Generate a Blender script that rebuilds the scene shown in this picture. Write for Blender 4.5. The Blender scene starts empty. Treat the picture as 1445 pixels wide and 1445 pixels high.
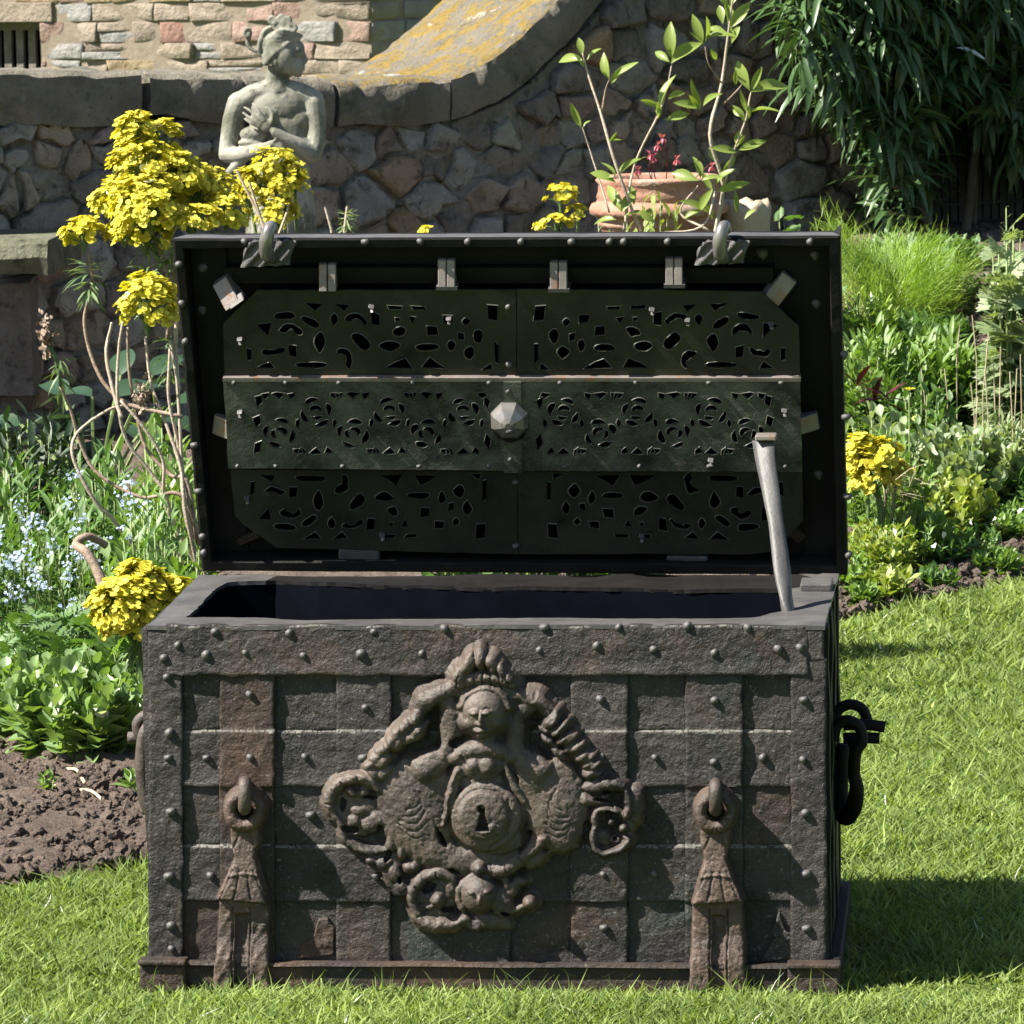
import bpy, bmesh, math, random
import numpy as np
from mathutils import Vector, Matrix, noise as mnoise
from mathutils.geometry import delaunay_2d_cdt
random.seed(7); RNG = np.random.default_rng(7)
S = bpy.context.scene; COL = S.collection

# ------------------------------------------------------------------ camera
CAM = np.array([1.1628, -6.5348, 1.5109]); YAW, PITCH, ROLL, FOC = 0.0985, 0.1261, -0.0164, 6729.4
cy_, sy_ = math.cos(YAW), math.sin(YAW); cp_, sp_ = math.cos(PITCH), math.sin(PITCH); cr_, sr_ = math.cos(ROLL), math.sin(ROLL)
FWD = np.array([-sy_*cp_, cy_*cp_, -sp_]); r0 = np.array([cy_, sy_, 0.0]); u0 = np.cross(r0, FWD)
RT = r0*cr_ + u0*sr_; UP = -r0*sr_ + u0*cr_
cd = bpy.data.cameras.new('camera'); cam = bpy.data.objects.new('camera', cd); COL.objects.link(cam)
cam.matrix_world = Matrix(((RT[0], UP[0], -FWD[0], CAM[0]), (RT[1], UP[1], -FWD[1], CAM[1]), (RT[2], UP[2], -FWD[2], CAM[2]), (0, 0, 0, 1)))
cd.sensor_width = 36; cd.lens = 36*FOC/1445; cd.clip_start = .1; cd.clip_end = 500
cd.dof.use_dof = True; cd.dof.focus_distance = 6.6; cd.dof.aperture_fstop = 56
S.camera = cam
# ------------------------------------------------------------------ light
SUN_EL, SUN_AZ = math.radians(47), math.radians(20)      # sun from the left, a little in front of the chest
sdir = Vector((-math.cos(SUN_EL)*math.cos(SUN_AZ), -math.cos(SUN_EL)*math.sin(SUN_AZ), math.sin(SUN_EL)))
W_ = bpy.data.worlds.new('World'); S.world = W_; W_.use_nodes = True
nt = W_.node_tree; bg = nt.nodes['Background']; sk = nt.nodes.new('ShaderNodeTexSky'); sk.sky_type = 'NISHITA'; sk.sun_disc = False
sk.sun_elevation = SUN_EL; sk.sun_rotation = math.atan2(sdir.x, sdir.y)
nt.links.new(sk.outputs[0], bg.inputs[0]); bg.inputs[1].default_value = 0.05
sl = bpy.data.lights.new('sun', 'SUN'); sl.energy = 5.0; sl.angle = math.radians(.5); sl.color = (1, .95, .86)
so = bpy.data.objects.new('sun', sl); COL.objects.link(so); so.rotation_euler = (-sdir).to_track_quat('-Z', 'Y').to_euler(); so.location = (-5, -3, 8)
S.view_settings.view_transform = 'Standard'; S.view_settings.look = 'None'; S.view_settings.exposure = 1.7; S.view_settings.gamma = 1
S.view_settings.use_curve_mapping = False

# ------------------------------------------------------------------ helpers
def ray(px, py):
    px = np.asarray(px, float); py = np.asarray(py, float)
    return (FWD + np.multiply.outer((px-722.5)/FOC, RT) - np.multiply.outer((py-722.5)/FOC, UP))
def onplane(px, py, P, N):
    d = ray(px, py); t = np.dot(np.asarray(P)-CAM, N)/(d@np.asarray(N)); return CAM + d*t[..., None] if d.ndim > 1 else CAM + d*t
def at(px, py, Y): return onplane(px, py, (0, Y, 0), (0, 1, 0))          # point of the plane y = Y
def onz(px, py, z): return onplane(px, py, (0, 0, z), (0, 0, 1))
def emp(name, loc=(0, 0, 0)):
    o = bpy.data.objects.new(name, None); COL.objects.link(o); o.location = loc; o.empty_display_size = .05; return o
def tag(o, label=None, cat=None, group=None, kind=None):
    for k, v in (('label', label), ('category', cat), ('group', group), ('kind', kind)):
        if v: o[k] = v
    return o
def link(name, me, mat=None, parent=None):
    o = bpy.data.objects.new(name, me); COL.objects.link(o)
    if mat and not me.materials: me.materials.append(mat)
    if parent is not None:
        o.parent = parent; o.matrix_parent_inverse = Matrix.Translation(-world_loc(parent))
    return o
def world_loc(o):
    v = Vector(o.location)
    if o.parent is not None and o.type != 'EMPTY': return world_base(o)
    return v
def world_base(o):
    # every mesh is modelled in world space: a child's own matrix is the inverse of its parent's offset
    p = o
    while p.parent is not None: p = p.parent
    return Vector((0, 0, 0))
def mesh_np(name, V, F, smooth=True, rnd=None):
    V = np.ascontiguousarray(V, dtype=np.float32); F = np.ascontiguousarray(F, dtype=np.int32); me = bpy.data.meshes.new(name)
    me.vertices.add(len(V)); me.vertices.foreach_set('co', V.ravel()); k = F.shape[1]
    me.loops.add(F.size); me.loops.foreach_set('vertex_index', F.ravel())
    me.polygons.add(len(F)); me.polygons.foreach_set('loop_start', np.arange(0, F.size, k, dtype=np.int32)); me.polygons.foreach_set('loop_total', np.full(len(F), k, dtype=np.int32))
    me.update(calc_edges=True)
    me.polygons.foreach_set('use_smooth', np.full(len(F), smooth))
    if rnd is not None:
        a = me.attributes.new('rnd', 'FLOAT', 'POINT'); a.data.foreach_set('value', np.ascontiguousarray(rnd, dtype=np.float32))
    return me
def mesh_py(name, V, F, smooth=False):
    me = bpy.data.meshes.new(name); me.from_pydata([tuple(map(float, v)) for v in V], [], F); me.update()
    if smooth: me.polygons.foreach_set('use_smooth', [True]*len(me.polygons))
    return me
def bm_link(name, bm, mat, parent=None, smooth=False):
    me = bpy.data.meshes.new(name); bmesh.ops.recalc_face_normals(bm, faces=bm.faces[:]); bm.to_mesh(me); bm.free()
    if smooth: me.polygons.foreach_set('use_smooth', [True]*len(me.polygons))
    return link(name, me, mat, parent)
def _h(a, b, s):
    n = np.sin(a*127.1+b*311.7+s*74.7)*43758.5453; return n-np.floor(n)
def vn(x, y, s=0):                                        # value noise in [-1,1]
    xi, yi = np.floor(x), np.floor(y); fx, fy = x-xi, y-yi; fx = fx*fx*(3-2*fx); fy = fy*fy*(3-2*fy)
    a = _h(xi, yi, s)*(1-fx)+_h(xi+1, yi, s)*fx; b = _h(xi, yi+1, s)*(1-fx)+_h(xi+1, yi+1, s)*fx
    return (a*(1-fy)+b*fy)*2-1
def fbm(x, y, s=0, o=4):
    r = 0; a = 1; t = 0
    for i in range(o): r = r+a*vn(x*2**i, y*2**i, s+i); t += a; a *= .5
    return r/t
def ss(a, b, x): t = np.clip((x-a)/(b-a), 0, 1); return t*t*(3-2*t)
def tube(path, rad, n=8, cap=True, wob=0, seed=0):       # verts, quads of a tube along a path
    P = np.array(path, float); m = len(P); rad = np.full(m, rad) if np.isscalar(rad) else np.array(rad, float)
    T = np.gradient(P, axis=0); T /= np.linalg.norm(T, axis=1)[:, None]+1e-12
    up = np.array([0, 0, 1.]) if abs(T[0][2]) < .9 else np.array([1., 0, 0]); V = []
    for i in range(m):
        a = np.cross(T[i], up); a /= np.linalg.norm(a)+1e-12; b = np.cross(a, T[i]); up = b
        for k in range(n):
            t = 2*math.pi*k/n; r = rad[i]*(1+wob*(mnoise.noise(Vector(P[i]*60+np.array([k, seed, 0]))))); V.append(P[i]+r*(a*math.cos(t)+b*math.sin(t)))
    F = [(i*n+k, i*n+(k+1) % n, (i+1)*n+(k+1) % n, (i+1)*n+k) for i in range(m-1) for k in range(n)]
    if cap:
        V += [P[0], P[-1]]; c0, c1 = len(V)-2, len(V)-1
        F += [(c0, (k+1) % n, k, k) for k in range(n)] and []
        F += [(c0, (k+1) % n, k) for k in range(n)] + [(c1, (m-1)*n+k, (m-1)*n+(k+1) % n) for k in range(n)]
    return V, F
def joinvf(L):
    V = []; F = []
    for v, f in L:
        o = len(V); V += list(v); F += [tuple(i+o for i in q) for q in f]
    return V, F
def smooth_path(pts, n=6):                               # Catmull-Rom
    P = np.array(pts, float); P = np.vstack([2*P[0]-P[1], P, 2*P[-1]-P[-2]]); out = []
    for i in range(1, len(P)-2):
        for t in np.linspace(0, 1, n, endpoint=False):
            out.append(.5*((2*P[i])+(-P[i-1]+P[i+1])*t+(2*P[i-1]-5*P[i]+4*P[i+1]-P[i+2])*t*t+(-P[i-1]+3*P[i]-3*P[i+1]+P[i+2])*t**3))
    out.append(P[-2]); return np.array(out)
def boxvf(x0, y0, z0, x1, y1, z1):
    V = [(x, y, z) for x in (x0, x1) for y in (y0, y1) for z in (z0, z1)]
    return V, [(0, 1, 3, 2), (4, 6, 7, 5), (0, 4, 5, 1), (2, 3, 7, 6), (0, 2, 6, 4), (1, 5, 7, 3)]
def bevel_obj(o, w, seg=2):
    m = o.modifiers.new('bevel', 'BEVEL'); m.width = w; m.segments = seg; m.limit_method = 'ANGLE'; return o

# ------------------------------------------------------------------ materials
def mat(name, base, base2=None, scale=20, rough=.7, bump=0., bscale=60, metal=0, spots=None, spec=.5, detail=6, bumps=None, coord='Object'):
    m = bpy.data.materials.new(name); m.use_nodes = True; n = m.node_tree; L = n.links; b = n.nodes['Principled BSDF']
    b.inputs['Roughness'].default_value = rough; b.inputs['Metallic'].default_value = metal; b.inputs['Specular IOR Level'].default_value = spec
    tc = n.nodes.new('ShaderNodeTexCoord'); c = tc.outputs[coord]
    if base2 is None: base2 = base
    def noise(sc, det=detail, r=.6, dist=0):
        t = n.nodes.new('ShaderNodeTexNoise'); t.inputs['Scale'].default_value = sc; t.inputs['Detail'].default_value = det; t.inputs['Roughness'].default_value = r; t.inputs['Distortion'].default_value = dist; L.new(c, t.inputs['Vector']); return t
    def ramp(src, a, bb):
        r = n.nodes.new('ShaderNodeMapRange'); r.inputs['From Min'].default_value = a; r.inputs['From Max'].default_value = bb; r.clamp = True; L.new(src, r.inputs['Value']); return r.outputs[0]
    def mix(f, A, B):
        x = n.nodes.new('ShaderNodeMix'); x.data_type = 'RGBA'; L.new(f, x.inputs[0])
        for i, q in ((6, A), (7, B)):
            if isinstance(q, tuple): x.inputs[i].default_value = (*q, 1)
            else: L.new(q, x.inputs[i])
        return x.outputs[2]
    col = mix(ramp(noise(scale).outputs[0], .35, .65), base, base2)
    for (sc, lo, hi, cc) in (spots or []): col = mix(ramp(noise(sc, 5, .65, .4).outputs[0], lo, hi), col, cc)
    L.new(col, b.inputs['Base Color'])
    prev = None
    for (kind, sc, st, dist) in (bumps or ([('n', bscale, bump, .01)] if bump else [])):
        bp = n.nodes.new('ShaderNodeBump'); bp.inputs['Strength'].default_value = st; bp.inputs['Distance'].default_value = dist
        if kind == 'n': L.new(noise(sc, 8, .65).outputs[0], bp.inputs['Height'])
        else:
            v = n.nodes.new('ShaderNodeTexVoronoi'); v.inputs['Scale'].default_value = sc; L.new(c, v.inputs['Vector']); v.feature = 'F1' if kind == 'v' else 'SMOOTH_F1'
            L.new(ramp(v.outputs['Distance'], .0, .55), bp.inputs['Height'])
        if prev is not None: L.new(prev, bp.inputs['Normal'])
        prev = bp.outputs[0]
    if prev is not None: L.new(prev, b.inputs['Normal'])
    return m
def leafmat(name, stops, trans=.35, rough=.45, spec=.4, grain=0):
    """stops: colours picked by the 'rnd' attribute of each leaf"""
    m = bpy.data.materials.new(name); m.use_nodes = True; n = m.node_tree; L = n.links; b = n.nodes['Principled BSDF']
    a = n.nodes.new('ShaderNodeAttribute'); a.attribute_name = 'rnd'; oi = n.nodes.new('ShaderNodeObjectInfo')
    ad = n.nodes.new('ShaderNodeMath'); ad.operation = 'ADD'; L.new(a.outputs['Fac'], ad.inputs[0]); L.new(oi.outputs['Random'], ad.inputs[1])
    fr = n.nodes.new('ShaderNodeMath'); fr.operation = 'FRACT'; L.new(ad.outputs[0], fr.inputs[0])
    r = n.nodes.new('ShaderNodeValToRGB'); e = r.color_ramp.elements
    for i, c in enumerate(stops):
        p = i/(len(stops)-1)
        el = e[0] if i == 0 else (e[1] if i == len(stops)-1 else e.new(p)); el.position = p; el.color = (*c, 1)
    L.new(fr.outputs[0], r.inputs[0]); L.new(r.outputs[0], b.inputs['Base Color']); b.inputs['Roughness'].default_value = rough; b.inputs['Specular IOR Level'].default_value = spec
    tr = n.nodes.new('ShaderNodeBsdfTranslucent'); mx = n.nodes.new('ShaderNodeMixShader'); mx.inputs[0].default_value = trans
    g = n.nodes.new('ShaderNodeMix'); g.data_type = 'RGBA'; g.blend_type = 'MULTIPLY'; g.inputs[0].default_value = 1; L.new(r.outputs[0], g.inputs[6]); g.inputs[7].default_value = (1.25, 1.3, .5, 1)
    L.new(g.outputs[2], tr.inputs[0]); L.new(b.outputs[0], mx.inputs[1]); L.new(tr.outputs[0], mx.inputs[2])
    L.new(mx.outputs[0], n.nodes['Material Output'].inputs[0]); return m

IRON_B = [('n', 22, .5, .014), ('n', 85, .55, .007), ('n', 240, .6, .003)]
M = {}
M['iron'] = mat('pitted_iron', (.013, .0122, .0118), (.044, .039, .035), 9, .48, bumps=IRON_B, spots=[(5.5, .55, .74, (.062, .039, .029)), (4.3, .58, .72, (.022, .030, .026)), (45, .6, .7, (.014, .012, .011)), (200, .60, .70, (.14, .13, .115))], spec=.32)
M['iron_rust'] = mat('rusty_iron', (.018, .0155, .014), (.048, .031, .023), 9, .55, bumps=IRON_B, spots=[(8, .48, .74, (.076, .044, .031)), (110, .60, .72, (.13, .10, .088)), (12, .52, .7, (.022, .020, .019))], spec=.3)
M['iron_relief'] = mat('worn_cast_iron', (.024, .020, .018), (.095, .074, .060), 8, .45, bumps=[('n', 50, .35, .006), ('n', 150, .5, .004), ('n', 400, .4, .001)], spots=[(25, .58, .72, (.095, .062, .048)), (9, .6, .72, (.032, .036, .030)), (190, .62, .72, (.14, .12, .105))], spec=.38)
M['hasp'] = mat('brown_rubbed_iron', (.040, .030, .025), (.095, .064, .049), 16, .45, bumps=[('n', 55, .5, .006), ('n', 170, .7, .004)], spots=[(120, .58, .7, (.16, .125, .105)), (12, .56, .7, (.022, .019, .017))], spec=.35)
M['iron_worn_lit'] = mat('worn_lit_edge_iron', (.06, .055, .047), (.13, .12, .10), 30, .5, bumps=IRON_B, spec=.6)
M['iron_rim'] = mat('rubbed_iron', (.050, .048, .047), (.085, .081, .078), 18, .5, bumps=[('n', 40, .5, .004), ('n', 300, .4, .001)], spec=.4)
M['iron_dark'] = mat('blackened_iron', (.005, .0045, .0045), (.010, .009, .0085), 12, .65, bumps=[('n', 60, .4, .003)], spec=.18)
M['plate'] = mat('green_grey_steel', (.013, .0138, .0105), (.026, .027, .019), 9, .42, bumps=[('n', 50, .3, .004)], spots=[(6, .52, .68, (.030, .032, .019)), (14, .56, .70, (.006, .0055, .005)), (30, .6, .7, (.03, .022, .015))], spec=.28)
M['plate_eng'] = mat('engraved_green_steel', (.020, .022, .016), (.095, .105, .075), 14, .42, bumps=[('n', 40, .9, .006), ('n', 150, .6, .002)], spots=[(8, .50, .66, (.010, .0095, .008)), (28, .58, .7, (.075, .08, .058))], spec=.35)
M['lit_plate_edge'] = mat('lit_edge_steel', (.030, .032, .024), (.085, .088, .068), 20, .45, spec=.4)
M['bolt'] = mat('bright_worn_steel', (.15, .13, .12), (.22, .19, .17), 30, .42, bumps=[('n', 160, .3, .002)], spots=[(40, .55, .7, (.22, .11, .06))], metal=.25)
M['knob'] = mat('polished_steel_knob', (.15, .14, .13), (.25, .235, .22), 25, .3, metal=.5, bumps=[('n', 120, .2, .002)])
M['interior'] = mat('box_inside', (.0015, .002, .004), (.003, .0035, .007), 10, .9, spec=.04)  # near-black blue stands in for the shade deep in the box
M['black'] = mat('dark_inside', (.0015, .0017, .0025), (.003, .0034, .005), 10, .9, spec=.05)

# ================================================================== GROUND
CW, D, H = .95, .4996, .5192                              # chest width, depth, body height
WA = math.radians(38); WU = np.array([math.cos(WA), math.sin(WA), 0]); WN = np.array([math.sin(WA), -math.cos(WA), 0])   # garden wall: run and outward normal
W0 = at(0, 600, 5.7)*np.array([1, 1, 0])
def wallpt(u, z, off=0): return W0+WU*u+WN*off+np.array([0, 0, z])
def wall_uv(px, py, off=0):
    p = onplane(px, py, W0+WN*off, WN)-W0; return (p@WU, p[..., 2])
def bed_edge(x):                                          # y of the lawn's far edge
    return np.interp(x, [-4, -.9, -.35, .0, .15, .4, .86, 1.25, 2, 6], [.1, .36, .66, .97, 1.5, 2.6, 3.42, 3.98, 4.7, 6.5])
def terrain(x, y):
    w = (x-W0[0])*WN[0]+(y-W0[1])*WN[1]; u = (x-W0[0])*WU[0]+(y-W0[1])*WU[1]
    rise = .12*ss(3.5, .5, w)+.42*ss(4.2, .6, w)*ss(.8, 2.4, u)
    inb = ss(0, .25, y-bed_edge(x))
    return inb*rise+inb*.02-.03*(1-inb)*0
def gz(x, y): return float(terrain(np.array(float(x)), np.array(float(y))))
# lawn sheet and soil sheet
def sheet(name, x0, x1, y0, y1, nx, ny, zf, m, keep=None):
    X, Y = np.meshgrid(np.linspace(x0, x1, nx), np.linspace(y0, y1, ny)); Z = zf(X, Y)
    V = np.stack([X, Y, Z], -1).reshape(-1, 3); i = np.arange(nx*ny).reshape(ny, nx)
    F = np.stack([i[:-1, :-1], i[:-1, 1:], i[1:, 1:], i[1:, :-1]], -1).reshape(-1, 4)
    if keep is not None:
        c = V[F].mean(1); F = F[keep(c[:, 0], c[:, 1])]
    return link(name, mesh_np(name, V, F), m)
M['lawn'] = mat('lawn_soil', (.065, .100, .020), (.115, .150, .035), 40, .9, bump=.6, bscale=90, spec=.05)
M['soil'] = mat('dry_garden_soil', (.19, .138, .106), (.34, .255, .20), 18, .95, bumps=[('n', 35, .9, .03), ('n', 140, .8, .008)], spots=[(60, .6, .72, (.34, .27, .22)), (9, .55, .7, (.10, .07, .055))])
tag(sheet('ground', -150, 150, -60, 240, 60, 60, lambda X, Y: X*0-.16, M['lawn']), kind='structure')
tag(sheet('lawn', -4, 8, -7, 9, 120, 160, lambda X, Y: .003*vn(X*2, Y*2)-.0, M['lawn'], lambda x, y: y < bed_edge(x)+.12), kind='structure')
tag(sheet('soil_bed', -3.2, 3.6, .5, 9.2, 340, 430, lambda X, Y: terrain(X, Y)-.05*(1-ss(-.02, .08, Y-bed_edge(X)))+ss(0, .1, Y-bed_edge(X))*(.022*fbm(X*9, Y*9, 3, 5)+.02*np.abs(vn(X*22, Y*22, 8))), M['soil']), kind='structure')
# soil clods
ico = bmesh.new(); bmesh.ops.create_icosphere(ico, subdivisions=2, radius=1); icV = np.array([v.co[:] for v in ico.verts]); icF = np.array([[v.index for v in f.verts] for f in ico.faces]); ico.free()
def inst(tpls, mats_, pos, rnd=None):
    """merge many transformed copies of small templates; mats_ (N,3,3)"""
    Vs, Fs, R = [], [], []; o = 0; n = len(pos); which = RNG.integers(0, len(tpls), n)
    rnd = RNG.random(n) if rnd is None else rnd
    for k, (tv, tf) in enumerate(tpls):
        ix = np.where(which == k)[0]
        if not len(ix): continue
        v = np.einsum('nij,vj->nvi', mats_[ix], tv)+pos[ix][:, None, :]
        Vs.append(v.reshape(-1, 3)); Fs.append((tf[None]+(np.arange(len(ix))*len(tv))[:, None, None]+o).reshape(-1, tf.shape[1])); R.append(np.repeat(rnd[ix], len(tv))); o += len(ix)*len(tv)
    return np.vstack(Vs), np.vstack(Fs), np.concatenate(R)
def rand_rot(n):
    q = RNG.normal(size=(n, 4)); q /= np.linalg.norm(q, axis=1)[:, None]; w, x, y, z = q.T
    return np.stack([np.stack([1-2*(y*y+z*z), 2*(x*y-z*w), 2*(x*z+y*w)], -1), np.stack([2*(x*y+z*w), 1-2*(x*x+z*z), 2*(y*z-x*w)], -1), np.stack([2*(x*z-y*w), 2*(y*z+x*w), 1-2*(x*x+y*y)], -1)], 1)
def clods():
    t = []
    for k in range(6):
        d = 1+np.array([.45*mnoise.noise(Vector(v*1.5+k*9))+.35*mnoise.noise(Vector(v*3.7+k*5)) for v in icV]); t.append((icV*d[:, None]*np.array([1, .8, .65]), icF))
    n = 26000; x = RNG.uniform(-1.4, 2.2, n); y = bed_edge(x)+.04+RNG.random(n)**1.6*2.2
    s = .0025+.013*RNG.random(n)**5; z = terrain(x, y)+.012+s*.2
    V, F, R = inst(t, rand_rot(n)*s[:, None, None], np.stack([x, y, z], -1))
    tag(link('soil_clods', mesh_np('soil_clods', V, F, False), M['soil']), 'crumbly brown clods lying on the open soil of the bed', 'soil', kind='stuff')
clods()
# grass blades
M['grass'] = leafmat('grass_blades', [(.09, .14, .04), (.19, .265, .07), (.13, .20, .05), (.26, .32, .10), (.38, .37, .20), (.15, .22, .055), (.29, .36, .12)], .42, .7, .08)
def blade(n=3, w=.5, bend=.5, twist=0):
    V = []
    for i in range(n+1):
        t = i/n; hw = w*(1-t**1.6)*.5+.0; V += [(-hw, bend*t*t, t), (hw, bend*t*t, t)]
    F = [(2*i, 2*i+1, 2*i+3, 2*i+2) for i in range(n)]
    return np.array(V), np.array(F)
def blades(n, xy, hgt, wid, name, label, lean=.5):
    a = RNG.uniform(0, 2*math.pi, n); hh = hgt; c, s = np.cos(a), np.sin(a); Z = np.zeros(n)
    la = RNG.normal(0, lean, n); lb = RNG.normal(0, lean, n)
    A = np.stack([c*wid, s*wid, Z], -1); B = np.stack([-s*hh*.8, c*hh*.8, Z], -1); C = np.stack([la*hh, lb*hh, hh], -1)
    Mx = np.stack([A, B, C], -1); pos = np.column_stack([xy, terrain(xy[:, 0], xy[:, 1])*0+.0])
    patch = .5+.55*fbm(xy[:, 0]*3.2, xy[:, 1]*3.2, 5)+.25*vn(xy[:, 0]*14, xy[:, 1]*14, 41)+RNG.normal(0, .22, n)
    V, F, R = inst([blade(3, 1, .3), blade(3, 1, .8), blade(3, 1, 1.3)], Mx, pos, np.clip(patch, 0.01, .98))
    return tag(link(name, mesh_np(name, V, F, True, R), M['grass']), label, 'grass', kind='stuff')
def lawn_grass():
    P = []
    # density falls away from the camera, as the blades shrink in the picture
    for (x0, x1, y0, y1, dens) in ((-.75, 1.75, -.75, .25, 42000), (.9, 2.3, .2, 2.0, 30000), (-.9, .05, .2, 1.2, 30000), (.35, 2.6, 2.0, 4.9, 19000), (-.02, .9, .5, 2.0, 12000), (-2.2, -.75, -.75, .8, 7000), (1.75, 3.2, -.75, 4.5, 6000), (-2.2, 3.2, -2.2, -.75, 5000)):
        n = int((x1-x0)*(y1-y0)*dens); p = np.column_stack([RNG.uniform(x0, x1, n), RNG.uniform(y0, y1, n)]); P.append(p)
    xy = np.vstack(P); e = bed_edge(xy[:, 0])+.03*vn(xy[:, 0]*9, xy[:, 0]*3); k = (xy[:, 1] < e+RNG.normal(0, .015, len(xy)))
    inside = (xy[:, 0] > 0) & (xy[:, 0] < CW) & (xy[:, 1] > 0) & (xy[:, 1] < D); xy = xy[k & ~inside]; n = len(xy)
    hh = RNG.gamma(6, .0024, n)+.004; near = (xy[:, 1] < .05) & (xy[:, 1] > -.09); hh[near] *= .6
    wd = RNG.uniform(.0026, .0058, n)*(1+np.clip(xy[:, 1], 0, 4)*.18)
    hh *= 1+.55*fbm(xy[:, 0]*6, xy[:, 1]*6, 15)
    blades(n, xy, hh, wd, 'lawn_grass', 'short sunlit green lawn grass around the iron chest', .8)
    # taller wisps against the plinth and along the shadow line
    m = 110; x = RNG.uniform(-.05, 1.0, m); xy2 = np.column_stack([x, RNG.uniform(-.07, -.02, m)])
    q = 300; xs = np.column_stack([RNG.uniform(1.0, 1.7, q), RNG.uniform(-.2, 3.6, q)]); xy2 = np.vstack([xy2, xs])
    blades(len(xy2), xy2, RNG.uniform(.025, .05, len(xy2)), RNG.uniform(.002, .0034, len(xy2)), 'long_grass_wisps', 'longer uncut grass wisps standing against the plinth of the chest', .35)
lawn_grass()

# ================================================================== CHEST
chest = tag(emp('iron_chest', (CW/2, D/2, 0)), 'large black riveted iron strongbox with open lid standing on the lawn', 'chest')
def C(name, V, F, m, smooth=False, parent=chest): return link(name, mesh_py(name, V, F, smooth), m, parent)
def FP(px, py, off=0): return onplane(px, py, (0, -off, 0), (0, 1, 0))     # photo pixel -> front face, off metres proud
# body shell: outer walls, inner cavity, floor (corners of the hand-made box measured on the photograph)
oTL, oTR, oBL, oBR = FP(213, 884), FP(1160, 884), FP(221, 1384), FP(1171, 1388)
outer_top = [np.array([oTL[0], 0, H-.004]), np.array([oTR[0], 0, H-.004]), np.array([CW+.0, D, H-.004]), np.array([-.004, D, H-.004])]
outer_bot = [np.array([oBL[0], 0, .004]), np.array([oBR[0], 0, .004]), np.array([CW+.004, D, .004]), np.array([0., D, .004])]
inner_px = [(262, 873), (285, 852), (303, 832), (322, 823), (388, 820), (450, 823), (700, 829), (1000, 832), (1112, 833), (1122, 845), (1116, 862), (1062, 872), (900, 874), (600, 874), (400, 874)]
inner = [onz(x, y, H) for x, y in inner_px]
def ring_faces(bm, A, B, off=0): pass
bm = bmesh.new()
ot = [bm.verts.new(v) for v in outer_top]; ob = [bm.verts.new(v) for v in outer_bot]
for i in range(4): bm.faces.new((ot[i], ot[(i+1) % 4], ob[(i+1) % 4], ob[i]))
bm.faces.new(ob)
bmesh.ops.subdivide_edges(bm, edges=bm.edges[:], cuts=6, use_grid_fill=True)
for v in bm.verts: v.co += Vector((mnoise.noise(v.co*4), mnoise.noise(v.co*4+Vector((9, 0, 0))), 0))*.0
bm_link('outer_wall', bm, M['iron'], chest)
def cdt_plate(outline, holes, n_extra=0):
    """2-D outline with holes -> triangles"""
    vs = []; es = []; fs = []
    for poly in [outline]+holes:
        o = len(vs); vs += [Vector((float(p[0]), float(p[1]))) for p in poly]; k = len(poly); es += [(o+i, o+(i+1) % k) for i in range(k)]
    r = delaunay_2d_cdt(vs, es, [], 1, 1e-7); V2, F2 = r[0], r[2]
    def inside(p, poly):
        c = False; n = len(poly); j = n-1
        for i in range(n):
            if (poly[i][1] > p[1]) != (poly[j][1] > p[1]) and p[0] < (poly[j][0]-poly[i][0])*(p[1]-poly[i][1])/(poly[j][1]-poly[i][1]+1e-20)+poly[i][0]: c = not c
            j = i
        return c
    F = []
    for f in F2:
        c = sum((V2[i] for i in f), Vector((0, 0)))/len(f)
        if inside(c, outline) and not any(inside(c, h) for h in holes): F.append(tuple(f))
    return [tuple(v) for v in V2], F
def slab(V2, F, front, back):
    """extrude 2-D triangles between two mappings"""
    n = len(V2); V = [front(*v) for v in V2]+[back(*v) for v in V2]; ed = {}
    for f in F:
        for a, b in zip(f, f[1:]+f[:1]): ed[(a, b)] = 1
    G = list(F)+[tuple(i+n for i in reversed(f)) for f in F]
    for (a, b) in ed:
        if (b, a) not in ed: G.append((a, a+n, b+n, b))
    return V, G
# rim: top flange with ragged inner edge
def resample(poly, step, jit, seed):
    out = []; n = len(poly); rs = random.Random(seed)
    for i in range(n):
        a, b = np.array(poly[i][:2]), np.array(poly[(i+1) % n][:2]); k = max(1, int(np.linalg.norm(b-a)/step))
        for t in range(k): out.append(a+(b-a)*t/k+np.array([rs.uniform(-jit, jit), rs.uniform(-jit, jit)]))
    return out
ro = resample([(v[0]+dx, v[1]+dy) for v, (dx, dy) in zip(outer_top, ((-.004, -.010), (.004, -.010), (.004, 0), (-.004, 0)))], .03, .0012, 1)
ri = resample([p[:2] for p in inner], .012, .0018, 2)
V2, F = cdt_plate(ro, [ri])
def rimz(x, y): return .0025*float(vn(np.array(x*14.), np.array(y*14.), 4))
V, G = slab(V2, F, lambda x, y: (x, y, H+.001+rimz(x, y)), lambda x, y: (x, y, H-.005+rimz(x, y)))
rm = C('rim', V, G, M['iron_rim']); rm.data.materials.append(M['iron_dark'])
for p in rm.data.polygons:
    if p.center.y > .335 and .10 < p.center.x < CW-.045: p.material_index = 1  # rear of the rim painted darker for the shade it lies in
# inner cavity walls and floor
iv = [(p[0], p[1]) for p in inner]; n = len(iv)
V = [(x, y, H-.004) for x, y in iv]+[(x, y, .03) for x, y in iv]
C('inner_wall', V, [(i, i+n, (i+1) % n+n, (i+1) % n) for i in range(n)]+[tuple(range(n, 2*n))], M['interior'])
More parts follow.
